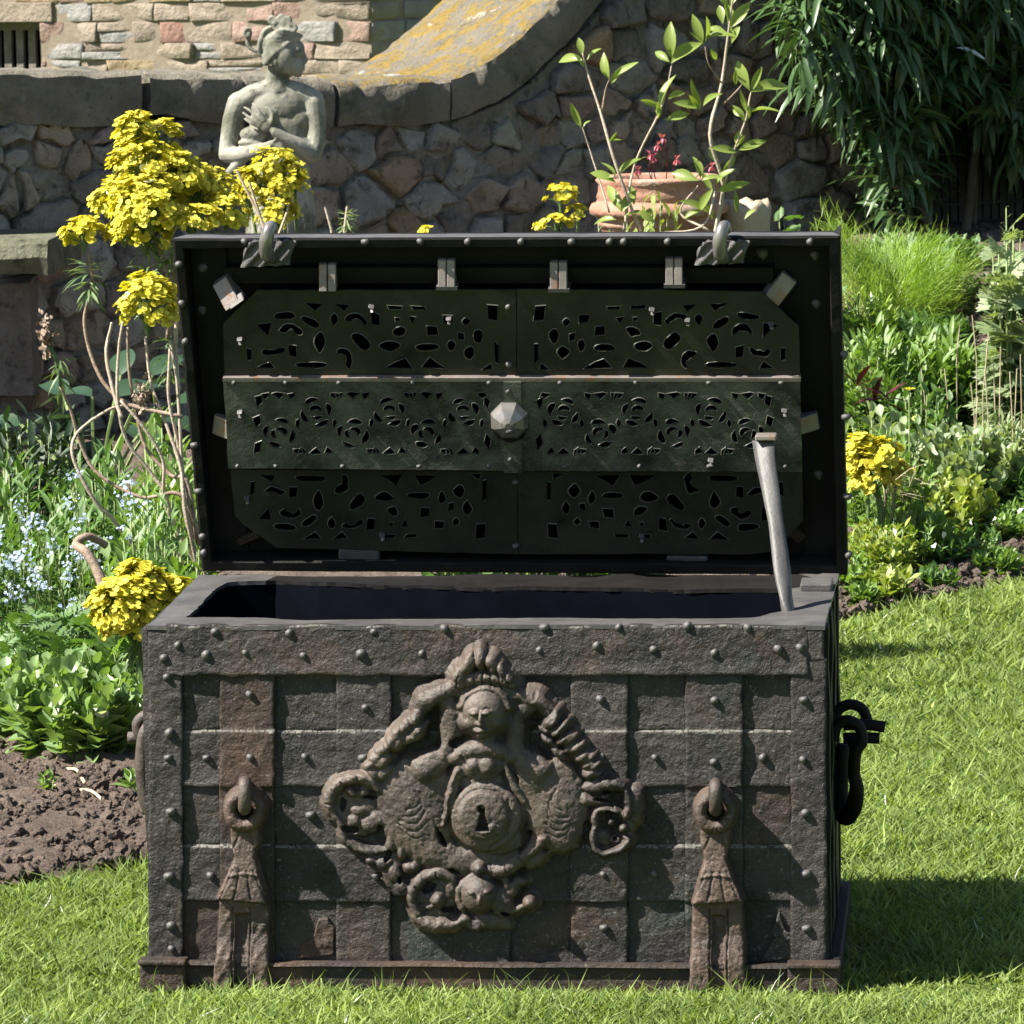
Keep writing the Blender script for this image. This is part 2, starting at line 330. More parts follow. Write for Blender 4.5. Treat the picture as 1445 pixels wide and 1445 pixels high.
# --- plates of woven strap-work on the front
def plate(name, x0, y0, x1, y1, hf, m, step=2.4, seed=0, wav=1.2, parent=chest, quad=None):
    """sheet of iron over the photo rectangle, hf(px,py) = height in mm above the front plane"""
    nx = max(2, int((x1-x0)/step)+1); ny = max(2, int((y1-y0)/step)+1); X, Y = np.meshgrid(np.linspace(x0, x1, nx), np.linspace(y0, y1, ny))
    ex = vn(Y/26, X*0+seed, seed)*wav; t = (X-x0)/(x1-x0); X = X+ex*np.abs(2*t-1)
    ey = vn(X/30, Y*0+seed, seed+5)*wav; t = (Y-y0)/(y1-y0); Y = Y+ey*np.abs(2*t-1)
    h = hf(X, Y)+1.7*fbm(X/30, Y/24, seed+2, 3)+.8*vn(X/9, Y/9, seed+3)*np.abs(vn(X/20, Y/20, seed+9))+.3*vn(X/5, Y/5, seed+4); P = FP(X.ravel(), Y.ravel(), .006).reshape(ny, nx, 3); P[..., 1] = -h*.001
    V = P.reshape(-1, 3); i = np.arange(nx*ny).reshape(ny, nx); F = np.stack([i[:-1, :-1], i[1:, :-1], i[1:, 1:], i[:-1, 1:]], -1).reshape(-1, 4)
    b = np.concatenate([i[0, :], i[1:, -1], i[-1, -2::-1], i[-2:0:-1, 0]]); V2 = V[b].copy(); V2[:, 1] = .003; o = len(V); k = len(b); j = np.arange(k)
    # chamfer ring: pull the rim back a little for a worn edge
    V[b, 1] += .0012
    F = np.vstack([F, np.stack([b[j], b[(j+1) % k], o+(j+1) % k, o+j], -1)])
    me = mesh_np(name, np.vstack([V, V2]), F, True)
    o_ = link(name, me, m, parent); me.materials.append(M['iron_worn_lit'])
    nz = np.zeros(len(F)*3, np.float32); me.polygons.foreach_get('normal', nz); nz = nz.reshape(-1, 3); nz = nz*np.sign(-nz[:, 1:2]+1e-9); cz = me.vertices; c_ = P[F[:, 0] % (nx*ny)] if False else None
    sl = (nz[:, 2] > .42) & (np.arange(len(F)) < (nx-1)*(ny-1)); me.polygons.foreach_set('material_index', np.where(sl & (RNG.random(len(F)) < .85), 1, 0).astype(np.int32))  # up-facing slopes paler: edge wear, and sunlight painted along the strap tops
    md = o_.modifiers.new('edge', 'EDGE_SPLIT'); md.split_angle = math.radians(40); return o_
HS = [(1030, 1110), (1192, 1272)]                        # horizontal straps
VS = [(310, 387), (475, 552), (640, 720), (805, 886), (967, 1048)]
cuts = [258, 310, 387, 475, 552, 640, 720, 805, 886, 967, 1048, 1116]
def bumpy(Y, amp):                                       # vertical strap riding over the horizontals
    return sum(amp*np.clip((Y-y0+1)/4, 0, 1)*(1-ss(y1-1, y1+3, Y)) for y0, y1 in HS)
for k, (a, b) in enumerate(HS):
    for j in range(0, len(cuts)-1, 2):
        plate('horizontal_strap', cuts[j]-3, a, cuts[j+1]+3, b, lambda X, Y: 4.6+X*0+1.4*ss(b-14, b, Y)-3.4*(1-np.clip((Y-a)/4, 0, 1)), M['iron'], seed=20+k*10+j)
for k, (a, b) in enumerate(VS):
    plate('vertical_strap', a, 950, b, 1362, lambda X, Y: 7.8+bumpy(Y, 3.0), M['iron_rust'] if k == 0 else M['iron'], seed=40+k)
rows = [(952, 1030), (1110, 1192), (1272, 1360)]
for r_, (a, b) in enumerate(rows):
    for j in range(0, len(cuts)-1, 2):
        if r_ < 3: plate('wall_panel', cuts[j]-2, a-2, cuts[j+1]+2, b+2, lambda X, Y: 1.4+X*0, M['iron_rust'] if (r_ == 2 and j == 0) else M['iron'], seed=70+r_*12+j, wav=0)
plate('corner_post', 210, 884, 258, 1362, lambda X, Y: 9+X*0, M['iron'], seed=90)
plate('corner_post', 1116, 930, 1166, 1362, lambda X, Y: 9+X*0, M['iron'], seed=91)
plate('corner_post', 1139, 884, 1163, 932, lambda X, Y: 9+X*0, M['iron'], seed=92, wav=.4)
plate('top_band', 236, 882, 1140, 953, lambda X, Y: 10.5+1.4*ss(930, 951, Y), M['iron'], seed=95, wav=1.6)
# --- plinth
def plinth():
    e = .014; z1 = float(FP(690, 1364, .022)[2]); P0 = onz(205, 1397, .0); P1 = onz(1183, 1404, 0.); x0, x1 = P0[0], P1[0]; L = []
    bt = []
    for (a, b, c, d) in ((x0, -.022, x1, -.010), ):
        n = 60
        for i in range(n+1):
            x = x0+(x1-x0)*i/n; w = .0012*mnoise.noise(Vector((x*9, 0, 0))); bt.append([(x, -.020+w, -.012), (x, -.020+w, z1-.003+w), (x, -.026+w, z1+w), (x, -.024+w, z1+.0045+w), (x, -.010, z1+.0045+w), (x, .004, z1+.002), (x, .004, -.012)])
    V = [v for s_ in bt for v in s_]; k = 7; F = [(i*k+j, (i+1)*k+j, (i+1)*k+(j+1) % k, i*k+(j+1) % k) for i in range(len(bt)-1) for j in range(k)]+[tuple(range(k-1, -1, -1)), tuple((len(bt)-1)*k+j for j in range(k))]
    C('plinth_front', V, F, M['iron_rust'], False)
    for xa, xb in ((x0-.004, x0+.062), (x1-.070, x1+.003)):
        o = C('plinth_corner', *boxvf(xa, -.030, -.008, xb, -.008, z1+.002), M['iron_rust']); bevel_obj(o, .004)
        o = C('plinth_corner_lip', *boxvf(xa-.001, -.035, z1+.0005, xb+.001, -.004, z1+.009), M['iron_rust']); bevel_obj(o, .003)
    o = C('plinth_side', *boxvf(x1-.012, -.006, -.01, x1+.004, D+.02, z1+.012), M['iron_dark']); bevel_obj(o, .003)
    o = C('plinth_side', *boxvf(x0-.004, -.006, -.01, x0+.008, D+.02, z1), M['iron_rust']); bevel_obj(o, .003)
    C('plinth_back', *boxvf(x0, D, -.01, x1, D+.02, z1), M['iron_dark'])
plinth()
# --- straps on the two sides
def side_straps(xs, sgn):
    for (y0, y1) in ((.0, .045), (.13, .20), (.28, .35), (.44, D)):
        V, F = [], []; n = 22
        for i in range(n+1):
            z = .045+(H-.049)*i/n; w = .003*mnoise.noise(Vector((z*14, y0*9, 2))); a, b = (xs, xs+sgn*(.009+w))
            V += [(a, y0, z), (b, y0+.001, z), (b, y1-.001+w, z), (a, y1+w, z)]
        F = [(4*i+j, 4*i+j+1, 4*i+5+j, 4*i+4+j) for i in range(n) for j in range(3)]+[(4*n, 4*n+1, 4*n+2, 4*n+3)]
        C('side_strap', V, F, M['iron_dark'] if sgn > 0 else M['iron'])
    for (z0, z1) in ((.15, .23), (.32, .40), (.455, .517)):
        o = C('side_band', *boxvf(min(xs, xs+sgn*.005), .002, z0, max(xs, xs+sgn*.005), D-.002, z1), M['iron']); bevel_obj(o, .001, 1)
side_straps(float(oTR[0]), 1); side_straps(float(oBL[0]), -1)
# --- rivets
def dome(r, h, n=10, k=3, irr=.12, seed=0):
    V = []; rs = random.Random(seed); jj = [1+rs.uniform(-irr, irr) for _ in range(n)]
    for i in range(k):
        a = i/k*math.pi/2; V += [(r*math.cos(a)*jj[j]*math.cos(2*math.pi*j/n), -h*math.sin(a), r*math.cos(a)*jj[j]*math.sin(2*math.pi*j/n)) for j in range(n)]
    V.append((0, -h, 0)); F = [(i*n+j, i*n+(j+1) % n, (i+1)*n+(j+1) % n, (i+1)*n+j) for i in range(k-1) for j in range(n)]+[((k-1)*n+j, (k-1)*n+(j+1) % n, k*n) for j in range(n)]
    return V, F
rivm = [mesh_py('rivet', *dome(.0072, .0068, n=9, irr=.22, seed=s), True) for s in range(4)]
for r in rivm: r.materials.append(M['iron_rim'])
def rivet(p, rot=None, sc=1, parent=chest, name='rivet', k=None, m=None):
    me = rivm[random.randrange(4) if k is None else k]; o = bpy.data.objects.new(name, me); COL.objects.link(o); o.parent = parent
    o.matrix_parent_inverse = Matrix.Translation(-world_loc(parent)); o.location = tuple(map(float, p)); o.scale = (sc,)*3
    if rot: o.rotation_euler = rot
    return o
RV = [(251, 910), (231, 928), (235, 955), (303, 891), (291, 924), (346, 921), (408, 893), (428, 925), (527, 891), (509, 922), (627, 887), (595, 922), (673, 915), (761, 917), (768, 885), (842, 911), (873, 885), (922, 916), (970, 883), (1055, 886), (1098, 916), (1129, 914), (1008, 921),
      (239, 1034), (237, 1069), (241, 1145), (238, 1236), (241, 1306), (242, 1339), (1134, 987), (1133, 1072), (1136, 1147), (1137, 1233), (1138, 1310)]
for x, y in RV: rivet(FP(x, y, .0085), sc=random.uniform(.75, 1.1))
for x, y, h in [(352, 980, 7), (515, 998, 7), (847, 987, 7), (1008, 988, 7), (291, 1069, 5), (353, 1069, 10), (430, 1068, 5), (512, 1069, 10), (924, 1069, 5), (1007, 1075, 10), (1076, 1069, 5), (848, 1069, 10), (297, 1236, 5), (923, 1233, 5), (851, 1234, 10), (852, 1309, 9), (530, 1236, 11.5), (438, 1150, 1.5)]:
    rivet(FP(x, y, h*.001), sc=random.uniform(.7, .95))
# --- relief builder
def smax(a, b, k): h = np.clip(.5+.5*(a-b)/k, 0, 1); return b*(1-h)+a*h+k*h*(1-h)
class Relief:
    """height map in millimetres over zoom coordinates; s = zoom units per photo pixel, (ox,oy) its origin"""
    def __init__(self, ox, oy, s, w, h, step=1.5):
        self.o = (ox, oy); self.s = s; self.nx = int(w/step/s)+1; self.ny = int(h/step/s)+1
        self.X, self.Y = np.meshgrid(np.linspace(0, w, self.nx), np.linspace(0, h, self.ny)); self.h = np.full(self.X.shape, -20.)
        self.wx = 8*vn(self.X/50, self.Y/50, 1)+3*vn(self.X/17, self.Y/17, 3); self.wy = 8*vn(self.X/50, self.Y/50, 2)+3*vn(self.X/17, self.Y/17, 4)
    def add(self, v, k=2.5): self.h = smax(self.h, v, k)
    def ell(self, cx, cy, rx, ry, H_, rot=0, z=0, k=2.5, warp=1, p=.5):
        c, s = math.cos(math.radians(rot)), math.sin(math.radians(rot)); X = self.X+self.wx*warp-cx; Y = self.Y+self.wy*warp-cy; q = ((X*c+Y*s)/rx)**2+((-X*s+Y*c)/ry)**2
        self.add(np.where(q < 1, z+H_*np.clip(1-q, 0, 1)**p, z-(np.sqrt(q)-1)*max(rx, ry)*.5), k)
    def dist(self, pts, rad=None, warp=1):
        X = self.X+self.wx*warp; Y = self.Y+self.wy*warp; best = np.full(X.shape, 1e9); R = np.ones(X.shape)
        for i in range(len(pts)-1):
            ax, ay = pts[i][:2]; bx, by = pts[i+1][:2]; dx, dy = bx-ax, by-ay; t = np.clip(((X-ax)*dx+(Y-ay)*dy)/(dx*dx+dy*dy+1e-9), 0, 1)
            r = rad[i]*(1-t)+rad[i+1]*t if rad is not None else 1; d = np.hypot(X-ax-t*dx, Y-ay-t*dy)/r; m = d < best; best = np.where(m, d, best); R = np.where(m, r, R)
        return best, R
    def cap(self, pts, r, H_, z=0, k=2.5, warp=1, n=5):
        P = smooth_path([tuple(p) for p in pts], n) if len(pts) > 2 else np.array(pts, float)
        rr = np.full(len(P), float(r)) if np.isscalar(r) else np.interp(np.linspace(0, 1, len(P)), np.linspace(0, 1, len(r)), r)
        d, R = self.dist(P, rr, warp); self.add(np.where(d < 1, z+H_*np.sqrt(np.clip(1-d*d, 0, 1))*np.clip(R/rr.max(), .5, 1), z-(d-1)*R*.6), k)
    def hole(self, cx, cy, rx, ry, rot=0, depth=60):
        c, s = math.cos(math.radians(rot)), math.sin(math.radians(rot)); X = self.X+self.wx-cx; Y = self.Y+self.wy-cy; q = np.sqrt(((X*c+Y*s)/rx)**2+((-X*s+Y*c)/ry)**2)
        self.h = np.minimum(self.h, -6+np.clip(q-.72, 0, 9)*depth*1.3)
    def groove(self, pts, r, dep): d, R = self.dist(smooth_path(pts, 5) if len(pts) > 2 else pts, np.full(99, float(r))); self.h = self.h-dep*np.clip(1-d, 0, 1)**.7*(self.h > 0)
    def build(self, name, m, parent, base=8., off=0.012, low=-5., noise=.7):
        calm = getattr(self, 'calm', 1.); h = self.h+calm*(noise*1.5*fbm(self.X/20, self.Y/20, 11)+.35*vn(self.X/6, self.Y/6, 12)-2.0*np.clip(fbm(self.X/15, self.Y/15, 31)-.3, 0, 1)*(self.h > 4))
        px = self.o[0]+self.X/self.s; py = self.o[1]+self.Y/self.s; P = FP(px.ravel(), py.ravel(), off+.012).reshape(*px.shape, 3); P[..., 1] = -(base+np.maximum(h, low-4))*.001
        i = np.arange(h.size).reshape(h.shape); F = np.stack([i[:-1, :-1], i[1:, :-1], i[1:, 1:], i[:-1, 1:]], -1).reshape(-1, 4); hf = h.ravel()
        F = F[(hf[F] > low).any(1)]; u, inv = np.unique(F, return_inverse=True); return link(name, mesh_np(name, P.reshape(-1, 3)[u], inv.reshape(F.shape)), m, parent)
def ornament():
    R = Relief(440, 900, 3.01, 1445, 1264, 1.4)
    # crown of feathers
    for x, y, rx, ry, a in ((628, 155, 38, 48, 30), (665, 108, 32, 55, 20), (715, 88, 30, 50, 0), (765, 108, 26, 48, -15), (805, 138, 24, 42, -30), (838, 168, 22, 32, -40)): R.ell(x, y, rx, ry, 16, a, 14, 1.5)
    R.cap([(612, 200), (660, 178), (735, 165), (800, 178), (856, 200)], [24, 28, 30, 28, 20], 12, 14, 2)
    R.cap([(650, 215), (735, 200), (800, 215), (850, 240)], 22, 8, 10, 2)
    # heads of the two swans reaching to the crown and their necks
    R.cap([(640, 240), (590, 225), (530, 240), (480, 275), (450, 335)], [26, 40, 46, 42, 26], 18, 6)
    R.cap([(560, 250), (590, 330), (590, 420), (560, 500), (480, 560)], [40, 50, 46, 52, 70], 20, 6)
    R.cap([(820, 240), (880, 250), (950, 265), (1010, 320)], [24, 34, 44, 30], 18, 6)
    R.cap([(930, 280), (880, 330), (865, 420), (880, 500), (960, 560)], [40, 36, 40, 48, 70], 20, 6)
    # bodies
    R.ell(440, 660, 172, 146, 15, -25, 3, 3, p=.4); R.ell(450, 790, 158, 140, 15, 0, 3, 3, p=.4); R.ell(500, 900, 120, 90, 16, 20, 0, 4)
    R.ell(1010, 660, 162, 146, 16, 30, 3, 3, p=.4); R.ell(1040, 780, 135, 138, 15, 0, 3, 3, p=.4); R.ell(930, 600, 90, 90, 20, 0, 2, 4)
    R.ell(440, 720, 150, 170, 17, -15, 3, 3, p=.45); R.ell(1035, 710, 140, 165, 18, 10, 3, 3, p=.45)
    R.ell(735, 940, 240, 70, 13, 0, 0, 4); R.ell(600, 960, 120, 60, 13, 10, 0, 4)
    # left plaited wing
    for i, (x, y) in enumerate(((445, 345), (405, 372), (365, 405), (335, 440), (300, 470), (275, 505), (255, 540), (262, 580))): R.ell(x, y, 52-2*i, 32, 21-i, -58+4*i, 6, 1.5)
    R.ell(448, 405, 78, 36, 19, -45, 6, 1.5); R.ell(372, 440, 58, 34, 16, -55, 6, 1.5); R.ell(300, 520, 48, 34, 16, -40, 6, 1.5); R.ell(300, 575, 50, 34, 13, -20, 5, 1.5)
    # right plaited wing
    for i, (x, y) in enumerate(((1015, 350), (1050, 385), (1085, 425), (1120, 465), (1160, 505), (1190, 540), (1190, 580))): R.ell(x, y, 30, 58-2*i, 21-i, 40-16*0+i*9, 6, 1.5)
    for x, y, a in ((985, 395, -30), (1005, 440, -20), (1050, 490, -10)): R.ell(x, y, 50, 20, 14, a+50, 6, 1.5)
    # left scroll leaf
    R.ell(190, 745, 115, 105, 7, 10, 1, 4, p=.3); R.ell(530, 1115, 85, 90, 7, 0, 1, 4, p=.3); R.ell(300, 960, 90, 70, 6, 45, 1, 4, p=.3)
    R.cap([(300, 650), (250, 610), (170, 600), (100, 640), (70, 710), (90, 770)], [22, 30, 29, 29, 26, 18], 15, 4)
    R.cap([(70, 730), (120, 800), (150, 870), (230, 910), (300, 900)], [24, 24, 22, 22, 18], 12, 2)
    for x, y, r in ((170, 660, 30), (225, 655, 34), (200, 740, 42), (240, 800, 50), (180, 780, 34), (290, 780, 50)): R.ell(x, y, r, r*.8, 12, 20, 2, 2)
    for x, y, rx, ry, a in ((335, 870, 30, 55, 20), (380, 905, 26, 48, 10), (300, 960, 40, 34, 0), (345, 1010, 50, 36, 60), (380, 1060, 40, 34, 0), (420, 980, 40, 34, 20), (250, 950, 30, 22, 0)): R.ell(x, y, rx, ry, 12, a, 2, 2)
    R.cap([(250, 930), (300, 1000), (350, 1080), (400, 1090)], 16, 9, 1)
    # lower left scroll and swirl
    R.cap([(600, 1030), (540, 1005), (470, 1030), (425, 1100), (450, 1190), (540, 1230), (650, 1200)], [20, 28, 30, 27, 25, 32, 22], 14, 4)
    R.ell(540, 1115, 36, 36, 18, 0, 4, 2); R.ell(500, 1150, 30, 20, 9, 0, 2, 2); R.ell(590, 1060, 30, 50, 10, 20, 2)
    R.cap([(700, 1230), (640, 1210), (600, 1240)], 22, 10, 1); R.ell(760, 1210, 90, 40, 10, 10, 1, 3)
    # lower mask
    R.ell(715, 1090, 84, 84, 26, 0, 4, 2, .5); R.ell(718, 1105, 13, 26, 8, 0, 28, 1, 0); R.ell(685, 1075, 12, 8, 3, 0, 29, 1, 0); R.ell(748, 1072, 12, 8, 3, 0, 29, 1, 0)
    R.ell(800, 1130, 56, 80, 15, -20, 2, 2); R.ell(855, 1070, 28, 60, 12, 30, 2); R.ell(925, 1125, 33, 33, 20, 0, 4, 1.5, .2); R.cap([(850, 1170), (890, 1150), (920, 1130)], 18, 9, 2)
    R.ell(710, 975, 42, 34, 20, 0, 6, 2); R.cap([(690, 1010), (650, 1040), (620, 1090), (640, 1150)], 20, 10, 3); R.cap([(740, 1005), (800, 1010), (830, 1060)], 20, 12, 3)
    R.cap([(720, 985), (800, 985), (880, 945), (940, 890), (985, 850)], [24, 40, 38, 34, 30], 17, 5); R.ell(940, 950, 60, 40, 12, -20, 2)
    R.cap([(1000, 920), (1040, 890), (1080, 870), (1125, 885)], [10, 18, 18, 14], 9, 3); R.ell(890, 1040, 30, 22, 10, 0, 2)
    # right strap scroll
    R.cap([(1165, 690), (1230, 690), (1260, 640), (1320, 640), (1350, 700), (1330, 760), (1290, 720)], [30, 18, 22, 20, 22, 20, 12], 13, 6, 1.5)
    R.cap([(1175, 640), (1260, 620), (1320, 630)], [20, 26, 18], 12, 8); R.cap([(1290, 735), (1215, 740), (1200, 830), (1215, 905), (1290, 905), (1345, 870), (1330, 850)], [14, 16, 16, 18, 17, 15, 8], 12, 8, 1.2)
    R.ell(1375, 720, 40, 90, 10, 0, 0, 3); R.ell(1270, 785, 20, 20, 11, 0, 5, 1, .3); R.ell(1322, 812, 22, 22, 12, 0, 5, 1, .3); R.ell(1235, 850, 38, 42, 10, 0, 2, 2); R.ell(1290, 860, 30, 20, 9, 0, 1, 2); R.ell(1350, 790, 30, 60, 6, 0, 0, 3)
    # openings
    for a in ((455, 465, 90, 26, -22), (520, 410, 26, 62, -10), (640, 440, 52, 26, -10), (808, 470, 46, 26, 12), (940, 420, 26, 66, 6), (985, 480, 60, 24, 42), (592, 565, 24, 40, 20), (862, 592, 18, 42, -25), (552, 850, 12, 56, -25), (905, 865, 18, 62, 25), (160, 815, 42, 20, 15), (130, 710, 20, 34, 10),
              (320, 925, 16, 34, 15), (290, 830, 18, 40, 10), (275, 1020, 18, 20, 40), (372, 1032, 14, 16, 0), (500, 1068, 36, 20, -20), (590, 1165, 50, 18, 15), (605, 1000, 30, 12, 25), (890, 1000, 30, 18, 0), (820, 1180, 26, 12, 40), (1170, 830, 16, 60, 0), (1240, 690, 44, 12, 8), (1262, 745, 20, 12, 0), (1290, 855, 14, 10, 0), (1250, 655, 24, 9, -10), (250, 680, 36, 9, 8)): R.hole(*a)
    # bust of the figure in front
    R.cap([(735, 400), (735, 460)], 48, 14, 12, 2); R.cap([(600, 512), (680, 480), (735, 470), (800, 480), (850, 505)], [30, 46, 50, 46, 32], 16, 12, 4)
    R.ell(720, 540, 105, 70, 12, 0, 13, 4); R.ell(688, 545, 36, 32, 7, 0, 22, 3); R.ell(748, 540, 34, 32, 8, 0, 22, 3); R.cap([(620, 560), (590, 640), (575, 730), (560, 790)], [20, 18, 16, 12], 12, 14, 2); R.cap([(640, 575), (610, 640), (600, 720)], 14, 8, 14, 2)
    R.ell(720, 620, 110, 60, 14, 0, 6, 3); R.cap([(830, 540), (860, 620), (900, 700)], [18, 20, 16], 10, 12, 3)
    # face
    R.ell(735, 312, 92, 96, 19, 0, 22, 1.2, .12)
    for x in (703, 750): R.ell(x, 304, 19, 11, 5.5, -4, 43, .6, 0); R.groove([(x-19, 300), (x, 291), (x+19, 300)], 5, 1.8)
    R.ell(727, 330, 10, 30, 9, 0, 44, 1, 0); R.ell(727, 350, 16, 9, 8, 0, 44, 1, 0); R.ell(727, 380, 23, 9, 6, 0, 42, .8, 0); R.groove([(708, 381), (727, 378), (746, 381)], 3.5, 2.6); R.ell(728, 403, 20, 12, 4, 0, 33, 1.5, 0); R.ell(680, 355, 26, 22, 3, 0, 34, 3, 0); R.ell(785, 350, 24, 22, 3, 0, 34, 3, 0)
    for y in (222,): R.cap([(640, y+70), (670, y+15), (735, y-12), (800, y+15), (838, y+75)], 13, 6, 22, 1)
    # lock boss
    R.ell(740, 755, 150, 150, 15, 0, 14, 2.5, .3, .3); R.ell(732, 745, 106, 104, 9, 0, 27, 1.2, .15, .25); R.ell(780, 850, 120, 70, 10, 10, 10, 3); R.groove([(640, 700), (660, 670), (720, 640), (800, 650), (840, 720)], 8, 2.0)
    R.ell(760, 800, 36, 18, 5, -30, 34, 1, 1); R.groove([(838, 690), (850, 760), (820, 840), (760, 880)], 9, 3.5)
    for cx, cy, s0 in ((440, 700, 1), (1035, 700, -1)):
        for q in range(5):
            a0 = -.9+q*.42; R.groove([(cx+s0*(-40+10*q)+s0*60*math.cos(a0+t*.8), cy-20+q*28+52*math.sin(a0+t*.8)) for t in range(4)], 5, 1.6)
    for q in range(7): R.groove([(612+q*38, 205-abs(q-3)*-4), (622+q*34, 165), (634+q*30, 110+abs(q-3)*14)], 5, 3.2)
    for x0, y0, x1, y1 in ((90, 640, 130, 668), (130, 612, 160, 650), (190, 596, 205, 640), (62, 700, 98, 706), (440, 1060, 480, 1085), (470, 1010, 500, 1050), (430, 1130, 468, 1135), (455, 1190, 490, 1165), (530, 1000, 540, 1040), (1250, 625, 1262, 660), (1330, 650, 1305, 675), (820, 960, 832, 1000), (880, 930, 900, 968), (760, 960, 765, 1000), (640, 500, 660, 540), (820, 495, 810, 530)): R.groove([(x0, y0), ((x0+x1)/2, (y0+y1)/2+3), (x1, y1)], 5.5, 3.0)
    # keyhole
    c = np.minimum(np.hypot(R.X-726, R.Y-716)/16, np.maximum(np.abs(R.X-732)/(9+np.clip(R.Y-740, 0, 80)*.30), np.abs(R.Y-765)/45)); R.h = np.where(c < 1, np.minimum(R.h, 14), R.h)
    # feather grooves on the plaits
    R.h = R.h+1.1*np.sin(R.X/7.5-R.Y/9)*((np.abs(R.X-330+(R.Y-450)*.9) < 75) & (R.Y < 600) & (R.Y > 340))*(R.h > 5)+1.1*np.sin(R.X/7.5+R.Y/9)*((np.abs(R.X-1105-(R.Y-455)*.85) < 75) & (R.Y < 610) & (R.Y > 340))*(R.h > 5)
    R.calm = .15+.85*ss(80, 110, np.hypot(R.X-735, R.Y-312))*ss(50, 80, np.hypot(R.X-715, R.Y-1085))
    return R
esc = ornament().build('lock_escutcheon', M['iron_relief'], chest, base=11)
kh = C('keyhole_pin', *dome(.0042, .006, seed=3), M['bolt'], True, esc); kp = FP(726/3.01+440, 716/3.01+900, .03); kh.data.transform(Matrix.Translation(Vector(kp)))
# --- hasps
def poly_sdf(X, Y, P):
    d = np.full(X.shape, 1e9); s = np.ones(X.shape); n = len(P); j = n-1
    for i in range(n):
        ex, ey = P[j][0]-P[i][0], P[j][1]-P[i][1]; wx, wy = X-P[i][0], Y-P[i][1]; t = np.clip((wx*ex+wy*ey)/(ex*ex+ey*ey), 0, 1)
        d = np.minimum(d, (wx-ex*t)**2+(wy-ey*t)**2); c1 = Y >= P[i][1]; c2 = Y < P[j][1]; c3 = ex*wy > ey*wx
        s = np.where((c1 & c2 & c3) | (~c1 & ~c2 & ~c3), -s, s); j = i
    return s*np.sqrt(d)
def hasp(mirx, oxp, oyp, label):
    R = Relief(oxp, oyp, 2.58, 230, 810, 1.5)            # zoom units, hasp centred on x=110
    X, Y = R.X+R.wx*.35, R.Y+R.wy*.35
    if mirx: X = 220-X
    bell = [(62, 165), (160, 165), (165, 235), (150, 290), (168, 360), (196, 455), (12, 440), (50, 360), (75, 290), (62, 235)]
    low = [(18, 440), (196, 450), (204, 778), (0, 770)]
    def pl(P, hh, edge=5):
        s = poly_sdf(X, Y, P); return np.where(s < 0, hh+3*np.clip(1-np.exp(s/edge), 0, 1), hh-s*2.5)
    ring = np.hypot(X-112, (Y-115)*.92); rr = np.abs(ring-52)
    R.h = np.maximum(R.h, np.where(rr < 24, 16+11*np.sqrt(np.clip(1-(rr/24)**2, 0, 1)), 16-(rr-24)*2))
    R.h = smax(R.h, pl(bell, 15+8*ss(200, 440, Y)), 2); R.h = np.maximum(R.h, pl(low, 12+9*ss(560, 680, Y)))
    # three tongues of the lower plate, fan grooves on the bell
    sep = np.minimum(np.abs(X-(68+0*Y)), np.abs(X-132)); R.h -= 5*np.clip(1-sep/6, 0, 1)*(Y > 470)*(R.h > 0)+9*ss(72, 80, X)*(1-ss(120, 128, X))*ss(490, 505, Y)*(R.h > 0)
    for a in (-.55, -.2, .2, .55): R.h -= 2.2*np.clip(1-np.abs(X-108-a*(Y-250)*.8)/5.5, 0, 1)*(Y > 330)*(Y < 440)*(R.h > 0)
    R.h += 2.2*np.clip(1-np.abs(Y-345-.003*(X-110)**2)/7, 0, 1)*(np.abs(X-110) < 60); R.h -= 2.2*np.clip(1-np.abs(np.abs(X-112)-(Y-170)*.45-3)/5, 0, 1)*(Y > 170)*(Y < 270)
    R.h -= 1.2*np.abs(np.sin((X+Y*.6)/16))*((X < 62) | (X > 140))*(Y > 470)*(R.h > 0)
    o = R.build('hasp', M['hasp'], chest, base=9, low=-3); tag(o, label)
    cx = oxp+(112 if not mirx else 108)/2.58; cyy = oyp+60/2.58
    P = [FP(cx, cyy-14, .008), FP(cx, cyy-17, .030), FP(cx, cyy-12, .046), FP(cx, cyy+4, .050), FP(cx, cyy+17, .044), FP(cx, cyy+20, .030), FP(cx, cyy+18, .012)]
    V, F = tube(smooth_path(P, 5), [.0095]*31, 10, wob=.1); link('staple', mesh_py('staple', V, F, True), M['iron_relief'], o)
hasp(False, 302, 1098, 'rusty hanging hasp'); hasp(True, 968, 1100, 'rusty hanging hasp')
# rust hollow panels near the hasps: torn scraps of plate
def scrap(x0, y0, pts, h, m, name='torn_plate'):
    R = Relief(x0, y0, 1, 110, 110, 1.5); s = poly_sdf(R.X+R.wx*.5, R.Y+R.wy*.5, pts); R.h = np.where(s < 0, h+1.5*fbm(R.X/9, R.Y/9, 5), h-s*3); R.build(name, m, chest, base=1.5, low=-1)
scrap(415, 1290, [(8, 68), (6, 52), (24, 40), (32, 12), (44, 8), (54, 22), (52, 66)], 5, M['iron_rust'])
scrap(1065, 1280, [(10, 80), (28, 50), (22, 40), (34, 12), (42, 40), (58, 52), (56, 82)], 5, M['iron'])
